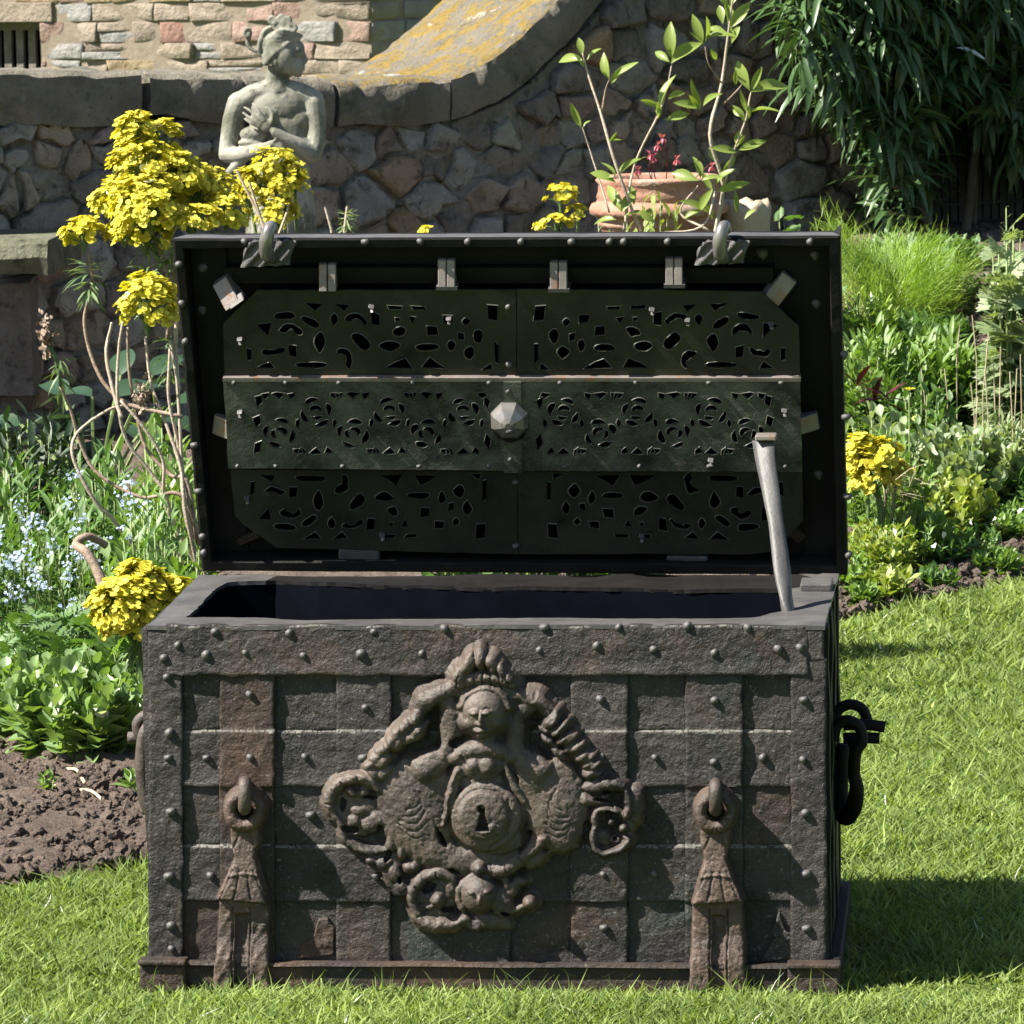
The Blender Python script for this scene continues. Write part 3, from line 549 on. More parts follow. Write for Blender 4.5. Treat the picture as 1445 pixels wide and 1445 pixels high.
# --- carrying handles
def tubeobj(name, pts, r, m, parent, n=10, sm=6, wob=.08):
    P = smooth_path(pts, sm); rr = r if np.isscalar(r) else np.interp(np.linspace(0, 1, len(P)), np.linspace(0, 1, len(r)), r)
    V, F = tube(P, rr, n, wob=wob); return link(name, mesh_py(name, V, F, True), m, parent)
xr = float(oTR[0]); yh = .24
def A(px, py, dy=0): return at(px, py, yh+dy)
hr = tubeobj('carrying_handle', [A(1190, 1050, .05), A(1187, 1085, .05), A(1186, 1130, .05), A(1192, 1153, .045), A(1203, 1142, .02), A(1209, 1115, -.01), A(1205, 1090, -.02), A(1207, 1058, -.03), A(1203, 1042, -.03)], [.010, .011, .012, .013, .013, .011, .009, .009, .010], M['iron_dark'], chest)
tubeobj('pivot_ring', [A(1176, 1045, -.05), A(1181, 1024, -.05), A(1196, 1017, -.05), A(1212, 1026, -.05), A(1217, 1045, -.05), A(1208, 1058, -.05)], .0085, M['iron_dark'], hr)
tubeobj('pivot_ring', [A(1178, 1018, .06), A(1184, 1001, .06), A(1200, 994, .06), A(1217, 1001, .06), A(1226, 1022, .06)], .008, M['iron_dark'], hr)
tubeobj('handle_pin', [A(1190, 1023, 0), A(1218, 1022, 0), A(1249, 1026, 0)], .0082, M['iron_dark'], hr, sm=3)
tubeobj('handle_pin', [A(1190, 1042, 0), A(1215, 1041, 0), A(1241, 1042, 0)], .0082, M['iron_dark'], hr, sm=3)
hl = tubeobj('carrying_handle', [A(214, 1018), A(203, 1040), A(201, 1075), A(203, 1110), A(209, 1138), A(222, 1158)], [.010, .010, .011, .011, .010, .009], M['iron_relief'], chest)
tubeobj('pivot_ring', [A(222, 1012, .02), A(206, 1010, .02), A(195, 1020, .02), A(197, 1035, .02), A(206, 1040, .02)], .009, M['iron_relief'], hl)
tubeobj('handle_pin', [A(215, 1038, .03), A(200, 1040, .03), A(181, 1041, .03)], .009, M['iron_relief'], hl, sm=3)

# ------------------------------------------------------------------ lid
TL = .2787; LU = np.array([0, -math.sin(TL), math.cos(TL)]); LN = np.array([0, -math.cos(TL), -math.sin(TL)]); LO = np.array([0, D, H]); LX = np.array([1., 0, 0])
def LP(px, py, off=0): return onplane(px, py, LO+LN*off, LN)
def l2(px, py, off=0): p = LP(px, py, off)-LO; return float(p[0]), float(p@LU)
def lw(a, b, off): return LO+LX*a+LU*b+LN*off
lid = C('lid_panel', [(0, 0, 0)], [], M['iron_dark'])
cTL, cTR, cBR, cBL = l2(243, 337), l2(1185, 333), l2(1196, 812), l2(285, 806)
def lidbox(name, poly, o0, o1, m, parent=None, bev=.0):
    n = len(poly); V = [lw(a, b, o0) for a, b in poly]+[lw(a, b, o1) for a, b in poly]
    F = [tuple(range(n)), tuple(range(2*n-1, n-1, -1))]+[(i, i+n, (i+1) % n+n, (i+1) % n) for i in range(n)]
    me = mesh_py(name, V, F); b_ = bmesh.new(); b_.from_mesh(me); bmesh.ops.recalc_face_normals(b_, faces=b_.faces[:]); b_.to_mesh(me); b_.free()
    o = link(name, me, m, parent or lid)
    if bev: bevel_obj(o, bev)
    return o
n_ = 24; quad = [cTL, cTR, cBR, cBL]
bpy.data.objects.remove(lid); lid = None
me = mesh_py('lid', [lw(a, b, o) for o in (-.055, -.047) for a, b in [(quad[0][0], quad[0][1]-.012), (quad[1][0], quad[1][1]-.012), quad[2], quad[3]]], [(0, 1, 2, 3), (7, 6, 5, 4), (0, 4, 5, 1), (1, 5, 6, 2), (2, 6, 7, 3), (3, 7, 4, 0)])
lid = link('lid', me, M['iron_dark'], chest)
fl = .016
def shrink(q, d): (ax, ay), (bx, by), (cx, cy), (dx, dy) = q; return [(ax+d, ay-d), (bx-d, by-d), (cx-d, cy+d), (dx+d, dy+d)]
qi = shrink(quad, fl)
for i, nm in enumerate(('lid_top_flange', 'lid_side_flange', 'lid_bottom_flange', 'lid_side_flange')):
    j = (i+1) % 4; k = 26; V = []; F = []
    for t in range(k+1):
        f_ = t/k; a = np.array(quad[i])*(1-f_)+np.array(quad[j])*f_; b = np.array(qi[i])*(1-f_)+np.array(qi[j])*f_; w = .0016*mnoise.noise(Vector((f_*17, i*3, 0))); a = a+np.array([w, w]); b = b+np.array([w*.6, -w])
        V += [lw(a[0], a[1]-(.012 if i == 0 else 0), -.050), lw(a[0], a[1], -.002+w), lw(*(a*.8+b*.2), 0+w), lw(*(a*.1+b*.9), 0+w), lw(b[0], b[1], -.003), lw(b[0], b[1], -.047)]
    F = [(6*t+s, 6*t+6+s, 6*t+7+s, 6*t+1+s) for t in range(k) for s in range(5)]+[(0, 1, 2, 3, 4, 5), tuple(6*k+s for s in range(5, -1, -1))]
    o_ = link(nm, mesh_py(nm, V, F), M['iron_rim'] if i == 0 else M['iron_dark'], lid); o_.data.materials.append(M['iron_dark'])
    if i == 0:
        for p in o_.data.polygons: p.material_index = 0 if p.index % 5 < 1 else 1  # outer top strip pale as if sunlit, lip and inside painted dark
lrot = (-TL, 0, 0)
def lrivet(px, py, off, sc=.8, parent=None, m=None):
    o = rivet(LP(px, py, off), sc=sc, parent=parent or lid); o.rotation_euler = (TL, 0, 0); return o
for x in (345, 515, 593, 660, 735, 806, 860, 880, 942, 1143): lrivet(x, 341, .0, .8)
for y in (373, 428, 482, 628, 693, 757, 780): lrivet(249+(y-340)*.087, y, .0, .8)
for y in (500, 588, 700, 783): lrivet(1188+(y-340)*.022, y, .0, .9)
for x, y in ((286, 376), (286, 436), (1150, 359), (1152, 427), (1076, 357), (318, 785), (425, 787), (1155, 668)): lrivet(x, y, -.047, 1.4)
# strap frames inside the lid
for q in ([(258, 352), (276, 352), (325, 806), (297, 806)], ):
    lidbox('lid_inner_strap', [l2(*p) for p in ((262, 352), (312, 352), (346, 806), (299, 806))], -.047, -.041, M['iron_dark'])
lidbox('lid_inner_strap', [l2(*p) for p in ((1088, 352), (1172, 352), (1183, 806), (1136, 806))], -.047, -.041, M['iron_dark'])
lidbox('lid_inner_strap', [l2(*p) for p in ((312, 388), (1090, 388), (1090, 410), (312, 410))], -.047, -.030, M['iron_dark'])
# lock plates with pierced scrollwork: hole shapes in pixels of a 2.833x enlargement
def shp(kind, cx, cy, w, h, a=0):
    if kind == 't': P = [(-.5, -.5), (.5, -.35), (.1, .5)]
    elif kind == 'u': P = [(-.5, .5), (-.05, -.1), (.25, -.5), (.5, .5)]
    elif kind == 's': P = [(-.5, -.5), (.45, -.4), (.5, .5), (-.4, .45)]
    elif kind == 'b': P = [(-.5, 0), (-.3, -.45), (.35, -.5), (.5, -.1), (.35, .5), (-.35, .4)]
    elif kind == 'l': P = [(-.5, -.1), (-.2, -.45), (.2, -.5), (.5, -.1), (.25, .3), (0, .5), (-.25, .3)]
    elif kind == 'c': P = [(math.cos(t)*.5, math.sin(t)*.5) for t in np.linspace(3.3, 6.4, 7)]+[(math.cos(t)*.28+.02, math.sin(t)*.26+.08) for t in np.linspace(6.2, 3.5, 6)]
    elif kind == 'k': P = [(math.cos(t)*.5, math.sin(t)*.5) for t in np.linspace(0.2, 3.2, 7)]+[(math.cos(t)*.26-.03, math.sin(t)*.2-.12) for t in np.linspace(3.0, .4, 6)]
    c, s = math.cos(math.radians(a)), math.sin(math.radians(a)); w *= 1.3; h *= 1.22; P = [(x+random.uniform(-.09, .09), y+random.uniform(-.09, .09)) for x, y in P]
    if kind in 'blck':
        Q = []
        for i in range(len(P)): p, q = P[i], P[(i+1) % len(P)]; Q += [(p[0]*.75+q[0]*.25, p[1]*.75+q[1]*.25), (p[0]*.25+q[0]*.75, p[1]*.25+q[1]*.75)]
        P = Q
    return [(cx+x*w*c-y*h*s, cy+x*w*s+y*h*c) for x, y in P]
TOPH = [('t', 605, 350, 60, 26), ('t', 720, 352, 48, 24), ('b', 485, 386, 72, 24, -5), ('b', 590, 410, 58, 24, 30), ('l', 683, 400, 24, 38), ('c', 768, 408, 74, 50, 8), ('s', 848, 396, 26, 42), ('s', 925, 349, 46, 13), ('s', 1022, 351, 42, 13), ('s', 1318, 370, 34, 48), ('t', 407, 440, 44, 48, -20), ('c', 508, 456, 68, 60, 0), ('l', 627, 492, 38, 62), ('b', 790, 484, 66, 36, 42), ('l', 945, 450, 48, 30, -20), ('s', 937, 397, 12, 12), ('t', 995, 400, 24, 26), ('s', 1078, 443, 34, 34), ('s', 1190, 467, 18, 26), ('l', 1260, 468, 32, 48), ('k', 440, 518, 76, 44, -10), ('s', 520, 525, 26, 38), ('l', 905, 507, 68, 36), ('b', 1055, 512, 76, 22), ('c', 712, 562, 66, 72, 50), ('u', 410, 580, 50, 20), ('b', 588, 580, 104, 20), ('u', 935, 574, 84, 34), ('u', 1085, 574, -84, 34), ('l', 1225, 533, 38, 42), ('s', 1333, 532, 12, 66), ('u', 1297, 588, 36, 20), ('s', 345, 538, 14, 42), ('s', 1140, 395, 30, 26), ('l', 1212, 408, 24, 26), ('l', 1152, 505, 26, 40)]
def z4(P): return [(x/2.833+230, y/2.833+310) for x, y in P]
def holes_l2(Hs, off, mir=None, fx=lambda p: p):
    out = []
    for h_ in Hs:
        P = z4(shp(*h_)); P = [fx(p) for p in P]
        if mir: P = [(2*mir-x, y) for x, y in P]
        out.append([l2(x, y, off) for x, y in P])
    return out
def lock_plate(name, outl, holes, off, th, m, seg=1):
    o2 = [l2(x, y, off) for x, y in outl]; o2 = resample(o2, .02, .0006, int(abs(off)*9999)+len(holes)); V2, F = cdt_plate([tuple(p) for p in o2], holes)
    def wv(a, b): return .0022*float(vn(np.array(a*7.), np.array(b*9.), 6))
    V, G = slab(V2, F, lambda a, b: lw(a, b, off+wv(a, b)), lambda a, b: lw(a, b, off-th+wv(a, b))); o = link(name, mesh_py(name, V, G), m, lid)
    V, G = [], []
    for hl in holes:
        n = len(hl); c = np.mean(hl, axis=0); k = len(V)
        for x, y in hl: d = np.array([x, y])-c; d /= np.linalg.norm(d)+1e-9; V += [lw(x, y, off+wv(x, y)), lw(x+d[0]*.0006, y+d[1]*.0006, off+wv(x, y)+.0011), lw(x+d[0]*.0019, y+d[1]*.0019, off+wv(x, y)+.0002)]
        G += [(k+3*i+j, k+3*((i+1) % n)+j, k+3*((i+1) % n)+j+1, k+3*i+j+1) for i in range(n) for j in (0, 1)]
    link('cut_edges', mesh_py('cut_edges', V, G), M['lit_plate_edge'], o); return o  # lighter steel on the raised hole lips paints their highlights
oT, oM, oB = -.004, .006, -.012
tp1 = lock_plate('pierced_plate', [(315, 457), (363, 410), (728, 408), (729, 531), (317, 531)], holes_l2(TOPH, oT), oT, .004, M['plate'])
tp2 = lock_plate('pierced_plate', [(729, 408), (1075, 411), (1127, 460), (1129, 531), (730, 531)], holes_l2(TOPH, oT, 728.5), oT, .004, M['plate'])
def rndholes(x0, x1, y0, y1, n, seed):
    rs = random.Random(seed); out = []; t = 0; pts = []
    while len(pts) < n and t < 9000:
        t += 1; x = rs.uniform(x0, x1); y = rs.uniform(y0, y1)
        if all(abs(x-a) > 15 or abs(y-b) > 12 for a, b in pts): pts.append((x, y))
    for x, y in pts: out.append((rs.choice('tucklslb'), (x-230)*2.833, (y-310)*2.833, rs.uniform(24, 46), rs.uniform(18, 32), rs.uniform(-60, 60)))
    return out
def poly_ok(hs):
    return hs
def arcpoly(cx, cy, r, a0, sw, w, dr):
    n = 8; o, q = [], []
    for t in range(n+1):
        f = t/n; a = math.radians(a0+sw*f); ww = w*math.sin(math.pi*(.06+.90*f**.8))*.5; rr = r+dr*f
        o.append((cx+(rr+ww)*math.cos(a), cy+(rr+ww)*.9*math.sin(a))); q.append((cx+(rr-ww)*math.cos(a), cy+(rr-ww)*.9*math.sin(a)))
    return o+q[::-1]
def scrollholes(mir=None):
    rs = random.Random(8); P = []
    for q, cx in enumerate((394, 446, 498, 550, 602, 654)):
        up = q % 2; cy = 582 if up else 612; a0 = 200 if up else 20; sg = 1 if up else -1
        P.append(arcpoly(cx, cy, 8.5, a0, sg*150, 7, -1.5)); P.append(arcpoly(cx, cy, 9.5, a0+195*1, sg*95, 5.5, -1))
        for t in range(4): P.append(arcpoly(cx+rs.uniform(-.6, .6), cy, 19.5+rs.uniform(-.8, .8), a0+t*88+rs.uniform(-6, 6)+25, sg*rs.uniform(48, 62), rs.uniform(6.5, 9.5), rs.uniform(-2, 2)))
        y2 = 640 if up else 555; v = -1 if up else 1
        P.append([(cx-10, y2), (cx-3, y2-v*1.5), (cx+9, y2), (cx+4, y2+v*4), (cx, y2+v*8), (cx-5, y2+v*4)])
        for dx in (-20, 17): P.append([(cx+dx-5, y2+v*1), (cx+dx+5, y2-v*1), (cx+dx+4, y2+v*5), (cx+dx-1, y2+v*9)])
        y3 = 558 if up else 637; P.append([(cx+20, y3-3), (cx+30, y3-4), (cx+33, y3+2), (cx+26, y3+4), (cx+21, y3+1)])
        P.append([(cx+24, 594), (cx+27, 591), (cx+29, 597), (cx+26, 604), (cx+23, 600)])
    P += [[(360, 560), (368, 558), (370, 568), (363, 574)], [(357, 590), (366, 586), (368, 597), (361, 603)], [(360, 626), (369, 622), (366, 638), (358, 640)], [(684, 560), (692, 566), (688, 577), (683, 570)], [(686, 612), (693, 620), (690, 634), (683, 625)]]
    if mir: P = [[(2*mir-x, y) for x, y in p] for p in P]
    return [[l2(x, y, oM) for x, y in p] for p in P]
mL = scrollholes(); mR = scrollholes(724.5)
mp1 = lock_plate('engraved_plate', [(315, 534), (722, 536), (723, 664), (322, 661), (319, 600)], mL, oM, .006, M['plate_eng'])
mp2 = lock_plate('engraved_plate', [(723, 536), (1129, 533), (1132, 666), (724, 664)], mR, oM, .006, M['plate_eng'])
flipb = lambda p: (p[0]*.94+25, 1190-p[1])
bp1 = lock_plate('pierced_plate', [(325, 663), (729, 665), (731, 782), (390, 773), (345, 742), (331, 728)], holes_l2(TOPH, oB, None, flipb), oB, .004, M['plate'])
bp2 = lock_plate('pierced_plate', [(730, 665), (1132, 666), (1133, 735), (1095, 777), (1060, 782), (732, 782)], holes_l2(TOPH, oB, 729, flipb), oB, .004, M['plate'])
for b_, l_ in ((tp1, 'upper left'), (tp2, 'upper right')): pass
lidbox('lit_plate_edge', [l2(*p) for p in ((315, 531), (1130, 531), (1130, 536), (315, 536))], oM+.001, oM-.022, M['bolt'])  # bright steel strip painting the sunlit top edge of the middle plate
lidbox('centre_strip', [l2(*p) for p in ((711, 536), (736, 536), (738, 664), (712, 664))], oM, oM+.003, M['plate_eng'])
# dark lock case behind the plates
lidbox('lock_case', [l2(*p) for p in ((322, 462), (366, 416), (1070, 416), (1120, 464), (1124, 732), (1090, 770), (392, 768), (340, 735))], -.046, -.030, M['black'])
for x, y, o in ((717, 433, oT), (718, 514, oT), (717, 552, oM), (720, 648, oM), (727, 680, oB), (728, 770, oB)): lrivet(x, y, o, .7)
for x in (330, 403, 478, 583, 690, 790, 897, 1000, 1102): lrivet(x, 540, oM, .55)
for x in (335, 389, 483, 591, 690, 797, 902, 1000, 1108): lrivet(x, 658, oM, .5)
# bolts: short wedge-nosed bars reaching past the plates
def bolt(cx, cy, w, l, ang, off=-.004, m='bolt', name='spring_bolt', th=.016):
    c, s = math.cos(ang), math.sin(ang); ctr = l2(cx, cy, off); k = 1/1000.
    P = [(-w/2, -l/2), (w/2, -l/2), (w/2, l/2), (-w/2, l/2)]; Q = [(ctr[0]+(x*c-y*s)*k, ctr[1]+(x*s+y*c)*k) for x, y in P]
    V = [lw(*Q[0], off+th*.5), lw(*Q[1], off+th*.5), lw(*Q[2], off-th*.35), lw(*Q[3], off-th*.35)]+[lw(a, b, off-th) for a, b in Q]
    o = link(name, mesh_py(name, V, [(0, 1, 2, 3), (7, 6, 5, 4), (0, 4, 5, 1), (1, 5, 6, 2), (2, 6, 7, 3), (3, 7, 4, 0)]), M[m], lid); bevel_obj(o, .0012, 1)
    # thin seam bar down the middle
    return o
for cx, cy in ((462, 392), (630, 386), (788, 389), (951, 384)):
    for d in (-6.3, 6.3): bolt(cx+d, cy, 11.8, 38, 0, .0, th=.016)
for cx, cy in ((630, 405), (788, 408), (951, 402)):
    lidbox('bolt_guide', [l2(cx-14, cy-3), l2(cx+16, cy-3), l2(cx+16, cy+2), l2(cx-14, cy+2)], -.02, .008, M['iron_rim'])
bolt(319, 414, 26, 38, math.radians(35), -.006, th=.03); bolt(333, 424, 26, 10, math.radians(35), .004, 'iron_rim', 'bolt_guide'); bolt(1101, 409, 26, 44, math.radians(-40), -.016); bolt(1084, 418, 20, 30, math.radians(-40), -.02, 'iron_rim')
bolt(312, 603, 30, 26, math.radians(80), -.006); bolt(1142, 598, 26, 28, math.radians(-82), -.012); bolt(350, 760, 12, 40, math.radians(120), -.03, 'iron_rust'); bolt(1124, 756, 18, 26, math.radians(-140), -.03, 'iron_rust')
# little spring clips scattered on the plates
for x, y, o in ((338, 479, oT), (524, 433, oT), (920, 437, oT), (1088, 457, oT), (338, 582, oM), (1107, 580, oM), (348, 703, oB), (539, 755, oB), (905, 757, oB), (633, 450, oT), (970, 452, oT), (1003, 650, oM)):
    bolt(x, y, 9, 4, random.uniform(-.3, .3), o+.006, 'iron_rim', 'clip', .008); bolt(x+1, y+6, 6, 4, random.uniform(-.3, .3), o+.004, 'knob', 'clip', .006)
# faceted boss over the key spindle
def boss():
    c = np.array(l2(719, 593, .01)); V = []; prof = ((.030, 0), (.030, .006), (.024, .016), (.012, .025), (.005, .028)); n = 8
    for r, h in prof: V += [lw(c[0]+r*.98*math.cos(2*math.pi*(k+.5)/n), c[1]+r*math.sin(2*math.pi*(k+.5)/n), .007+h) for k in range(n)]
    F = [(i*n+k, (i+1)*n+k, (i+1)*n+(k+1) % n, i*n+(k+1) % n) for i in range(len(prof)-1) for k in range(n)]+[tuple((len(prof)-1)*n+k for k in range(n-1, -1, -1))]
    b_ = link('key_cover', mesh_py('key_cover', V, F), M['knob'], lid)
    o = rivet(lw(c[0]+.002, c[1]-.008, .030), sc=.9, parent=b_, name='finial'); o.rotation_euler = (TL, 0, 0)
    lidbox('cover_shadow_plate', [(c[0]+0.028*math.cos(t), c[1]-.008+.028*math.sin(t)) for t in np.linspace(0, 2*math.pi, 9)[:-1]], .008, .0115, M['iron_dark'])
boss()
# hinges
lidbox('hinge', [l2(*p) for p in ((476, 778), (534, 781), (534, 800), (476, 798))], -.035, -.012, M['iron_rim'], bev=.003)
lidbox('hinge', [l2(*p) for p in ((940, 790), (998, 791), (998, 801), (940, 800))], -.035, -.014, M['iron_rim'], bev=.003)
# hasp lugs on the top flange
def lug(cx, x0, x1, yb):
    pl = [l2(*p) for p in ((cx-28, 340), (cx+38, 338), (cx+28, yb-3), (cx-40, yb))]
    V, F = [], []; n = 24; q = pl
    for i in range(n+1):
        for j in range(n+1):
            a, b = i/n, j/n; p = np.array(q[0])*(1-a)*(1-b)+np.array(q[1])*a*(1-b)+np.array(q[2])*a*b+np.array(q[3])*(1-a)*b; V.append(lw(p[0], p[1], .004+.002*math.sin(a*19+b*6)+.003*b))
    F = [(i*(n+1)+j, i*(n+1)+j+1, (i+1)*(n+1)+j+1, (i+1)*(n+1)+j) for i in range(n) for j in range(n)]
    o = link('hasp_lug', mesh_py('hasp_lug', V, F), M['iron_rim'], lid); sm = o.modifiers.new('thick', 'SOLIDIFY'); sm.thickness = .006
    pts = [LP(cx+2, 366, .006), LP(cx-3, 358, .020), LP(cx-4, 340, .028), LP(cx, 322, .020), LP(cx+4, 318, .004), LP(cx+7, 325, -.01)]
    tubeobj('lug_hook', pts, [.008, .011, .0105, .009, .007, .006], M['knob'], o)
lug(380, 0, 0, 375); lug(1020, 0, 0, 372)
# stay: twisted bar standing in the box, holding the lid
def stay():
    P = smooth_path([at(1116, 885, .13), at(1112, 862, .13), at(1108, 835, .14), at(1103, 800, .17), at(1096, 745, .21), at(1087, 690, .25), at(1080, 650, .28), at(1077, 622, .30)], 8); V = []; m = len(P)
    for i, p in enumerate(P):
        t = i/(m-1); wd = np.interp(t, [0, .15, .3, .6, .8, 1], [.014, .017, .013, .011, .014, .017]); th = np.interp(t, [0, .3, 1], [.010, .007, .004]); a = 1.9*max(0, 1-t*2.2)+.35*math.sin(t*5)
        for k in range(8):
            q = 2*math.pi*(k+.5)/8; x = wd*math.cos(q)*1.08; y = th*math.sin(q)*1.08; V.append(p+np.array([x*math.cos(a)-y*math.sin(a), x*math.sin(a)+y*math.cos(a), 0]))
    F = [(i*8+k, i*8+(k+1) % 8, (i+1)*8+(k+1) % 8, (i+1)*8+k) for i in range(m-1) for k in range(8)]+[tuple(range(7, -1, -1)), tuple((m-1)*8+k for k in range(8))]
    o = link('lid_stay', mesh_py('lid_stay', V, F, True), M['iron_rim'], chest)
    a = at(1066, 617, .30); b = at(1096, 621, .30); v, f = boxvf(a[0], .285, a[2]-.004, b[0], .325, a[2]+.004); q = link('stay_cap', mesh_py('stay_cap', v, f), M['bolt'], o); bevel_obj(q, .002)
stay()
a_ = onz(1130, 828, H+.004); b_ = onz(1180, 820, H+.004)
q = C('rim_patch', *boxvf(float(a_[0]), float(a_[1])-.03, H+.0005, float(b_[0])-.004, float(a_[1])+.04, H+.012), M['iron_rim']); bevel_obj(q, .002)
# ================================================================== STONE WALLS
ST_ = [(.10, .088, .072), (.135, .115, .09), (.085, .078, .068), (.15, .125, .10), (.12, .105, .09)]
LICH = (.17, .165, .13)
def stonemat(name, c1, c2, lich=.62, lc=(.22, .215, .18), bump=.6):
    return mat(name, c1, c2, 9, .9, bumps=[('n', 12, 1.0, .04), ('n', 45, 1.0, .016)], spots=[(11, lich, lich+.1, lc), (26, .54, .68, (c1[0]*.42, c1[1]*.42, c1[2]*.40)), (6, .6, .75, (c2[0]*.8, c2[1]*.95, c2[2]*.75))])
SM = [stonemat('rubble_brown', (0.210, 0.177, 0.138), (0.375, 0.315, 0.247)), stonemat('rubble_grey', (0.210, 0.198, 0.180), (0.375, 0.357, 0.323)), stonemat('rubble_dark', (0.143, 0.128, 0.112), (0.247, 0.217, 0.188)), stonemat('rubble_ochre', (0.232, 0.165, 0.098), (0.345, 0.255, 0.165)), stonemat('rubble_pink', (0.225, 0.165, 0.143), (0.330, 0.255, 0.225))]
M['mortar'] = mat('crumbling_mortar', (.17, .158, .135), (.33, .305, .26), 16, .95, bumps=[('n', 18, 1.0, .04), ('n', 70, 1.0, .015)], spots=[(12, .58, .68, (.06, .052, .045))])
def clip(poly, nx, ny, c):
    out = []; n = len(poly)
    for i in range(n):
        a, b = poly[i], poly[(i+1) % n]; da, db = a[0]*nx+a[1]*ny-c, b[0]*nx+b[1]*ny-c
        if da <= 0: out.append(a)
        if (da < 0) != (db < 0) and da != db: t = da/(da-db); out.append((a[0]+(b[0]-a[0])*t, a[1]+(b[1]-a[1])*t))
    return out
def chaikin(P, k=1):
    for _ in range(k):
        Q = []; n = len(P)
        for i in range(n): a, b = np.array(P[i]), np.array(P[(i+1) % n]); Q += [a*.88+b*.12, a*.12+b*.88]
        P = Q
    return P
def stone_mesh(P, f, depth, dome_, seed):
    """outline P (2-D), mapping f(u,v,off)"""
    P = [np.array(p, float) for p in P]; n = len(P); c = sum(P)/n; V = []; F = []; sz = np.mean([np.linalg.norm(p-c) for p in P])
    tilt = (RNG.normal(0, .09), RNG.normal(0, .12))
    def off(p, b): d = p-c; return b+tilt[0]*d[0]+tilt[1]*d[1]+(.16 if dome_ < .0125 else .1)*sz*mnoise.noise(Vector((p[0]*14+seed, p[1]*14, seed*.37)))
    for s_, b in ((1.0, -.05), (1.0, depth*.40), (.92, depth*.88), (.78, depth+dome_*.5), (.40, depth+dome_*.85)):
        for p in P: q = c+(p-c)*s_; V.append(f(q[0], q[1], b if b < 0 else off(q, b)))
    V.append(f(c[0], c[1], off(c, depth+dome_)))
    for r in range(4): F += [(r*n+i, r*n+(i+1) % n, (r+1)*n+(i+1) % n, (r+1)*n+i) for i in range(n)]
    F += [(4*n+i, 4*n+(i+1) % n, 5*n) for i in range(n)]; return V, F
def wmap(u, z, o): return wallpt(u, z, o)
wall = tag(emp('garden_wall', tuple(wallpt(0, 0))), 'old rubble stone garden wall in shade behind the flower bed', 'stone wall')
def wl(name, V, F, m, smooth=True, parent=wall): return link(name, mesh_py(name, V, F, smooth), m, parent)
# height of the wall under its coping, from the photograph's lower coping edge
cop_px = [(-60, 178), (0, 178), (200, 176), (215, 168), (470, 178), (635, 170), (700, 146), (750, 108), (800, 60), (850, 4), (885, -60), (905, -130), (925, -240)]
cop_uz = [wall_uv(x, y) for x, y in cop_px]; cu = np.array([c[0] for c in cop_uz]); cz = np.array([c[1] for c in cop_uz])
def walltop(u): return np.interp(u, cu, cz)
def rubble():
    LST = []; seeds = []; z = -.12; k = 0
    while z < 2.75:
        hrow = random.choice((.055, .075, .095, .12)); u = -1.2+random.random()*.1
        while u < 5.2:
            w = random.choice((.055, .08, .11, .14, .2))*random.uniform(.85, 1.2)*(1 if hrow < .1 else 1.25); seeds.append((u+w/2+random.uniform(-.015, .015), z+hrow/2+random.uniform(-.014, .014))); u += w
        z += hrow*.97
    A_ = 1.25; Sx = np.array(seeds)*np.array([1, A_]); n = 0
    for i, s_ in enumerate(Sx):
        u, z = seeds[i]
        if u > cu[-1]+3: continue
        if z > walltop(u)-.02 and u < cu[-1]: continue
        # only where the garden in front leaves it visible, with a margin
        poly = [(s_[0]-.25, s_[1]-.25), (s_[0]+.25, s_[1]-.25), (s_[0]+.25, s_[1]+.25), (s_[0]-.25, s_[1]+.25)]; d = np.hypot(*(Sx-s_).T)
        for j in np.argsort(d)[1:26]:
            nx, ny = Sx[j]-s_; L = math.hypot(nx, ny); poly = clip(poly, nx/L, ny/L, ((Sx[j][0]+s_[0])/2*nx+(Sx[j][1]+s_[1])/2*ny)/L-random.uniform(.001, .006))
            if len(poly) < 3: break
        if len(poly) < 3: continue
        # clip under the coping
        P = [(p[0], p[1]/A_) for p in poly]; P = [(p[0], min(p[1], float(walltop(p[0]))+.01 if p[0] < cu[-1] else 9)) for p in P]; P = chaikin(P, 1) if random.random() < .5 else P
        P2 = []
        for a, b in zip(P, P[1:]+P[:1]): P2 += [a, (np.array(a)+np.array(b))/2] if np.linalg.norm(np.array(b)-np.array(a)) > .05 else [a]
        P = [np.array(p)+RNG.normal(0, .006, 2) for p in P2]
        ar = abs(sum(P[q][0]*P[(q+1) % len(P)][1]-P[(q+1) % len(P)][0]*P[q][1] for q in range(len(P))))/2
        if ar < .0009: continue
        V, F = stone_mesh(P, wmap, random.uniform(.026, .060), random.uniform(.001, .010), i*.7); LST.append((ar, s_, V, F, random.choices(range(5), (5, 4, 3, .9, .6))[0]))
    def score(q):
        p = wallpt(q[1][0], q[1][1]/A_); d = p-CAM; px = 722.5+FOC*(d@RT)/(d@FWD); py = 722.5-FOC*(d@UP)/(d@FWD); return q[0]*(1 if -20 < px < 1300 and -20 < py < 700 and not (250 < px < 1185 and py > 330) else .001)
    LST.sort(key=score, reverse=True)
    for q in LST[:300]: wl('stone', q[2], q[3], SM[q[4]], False)
    V, F, mi = [], [], []
    for q in LST[300:]: o = len(V); V += q[2]; F += [tuple(i+o for i in f) for f in q[3]]; mi += [q[4]]*len(q[3])
    o = wl('rubble', V, F, SM[0], False); o['kind'] = 'stuff'
    for s_ in SM[1:]: o.data.materials.append(s_)
    o.data.polygons.foreach_set('material_index', mi); return len(LST)
NST = rubble()
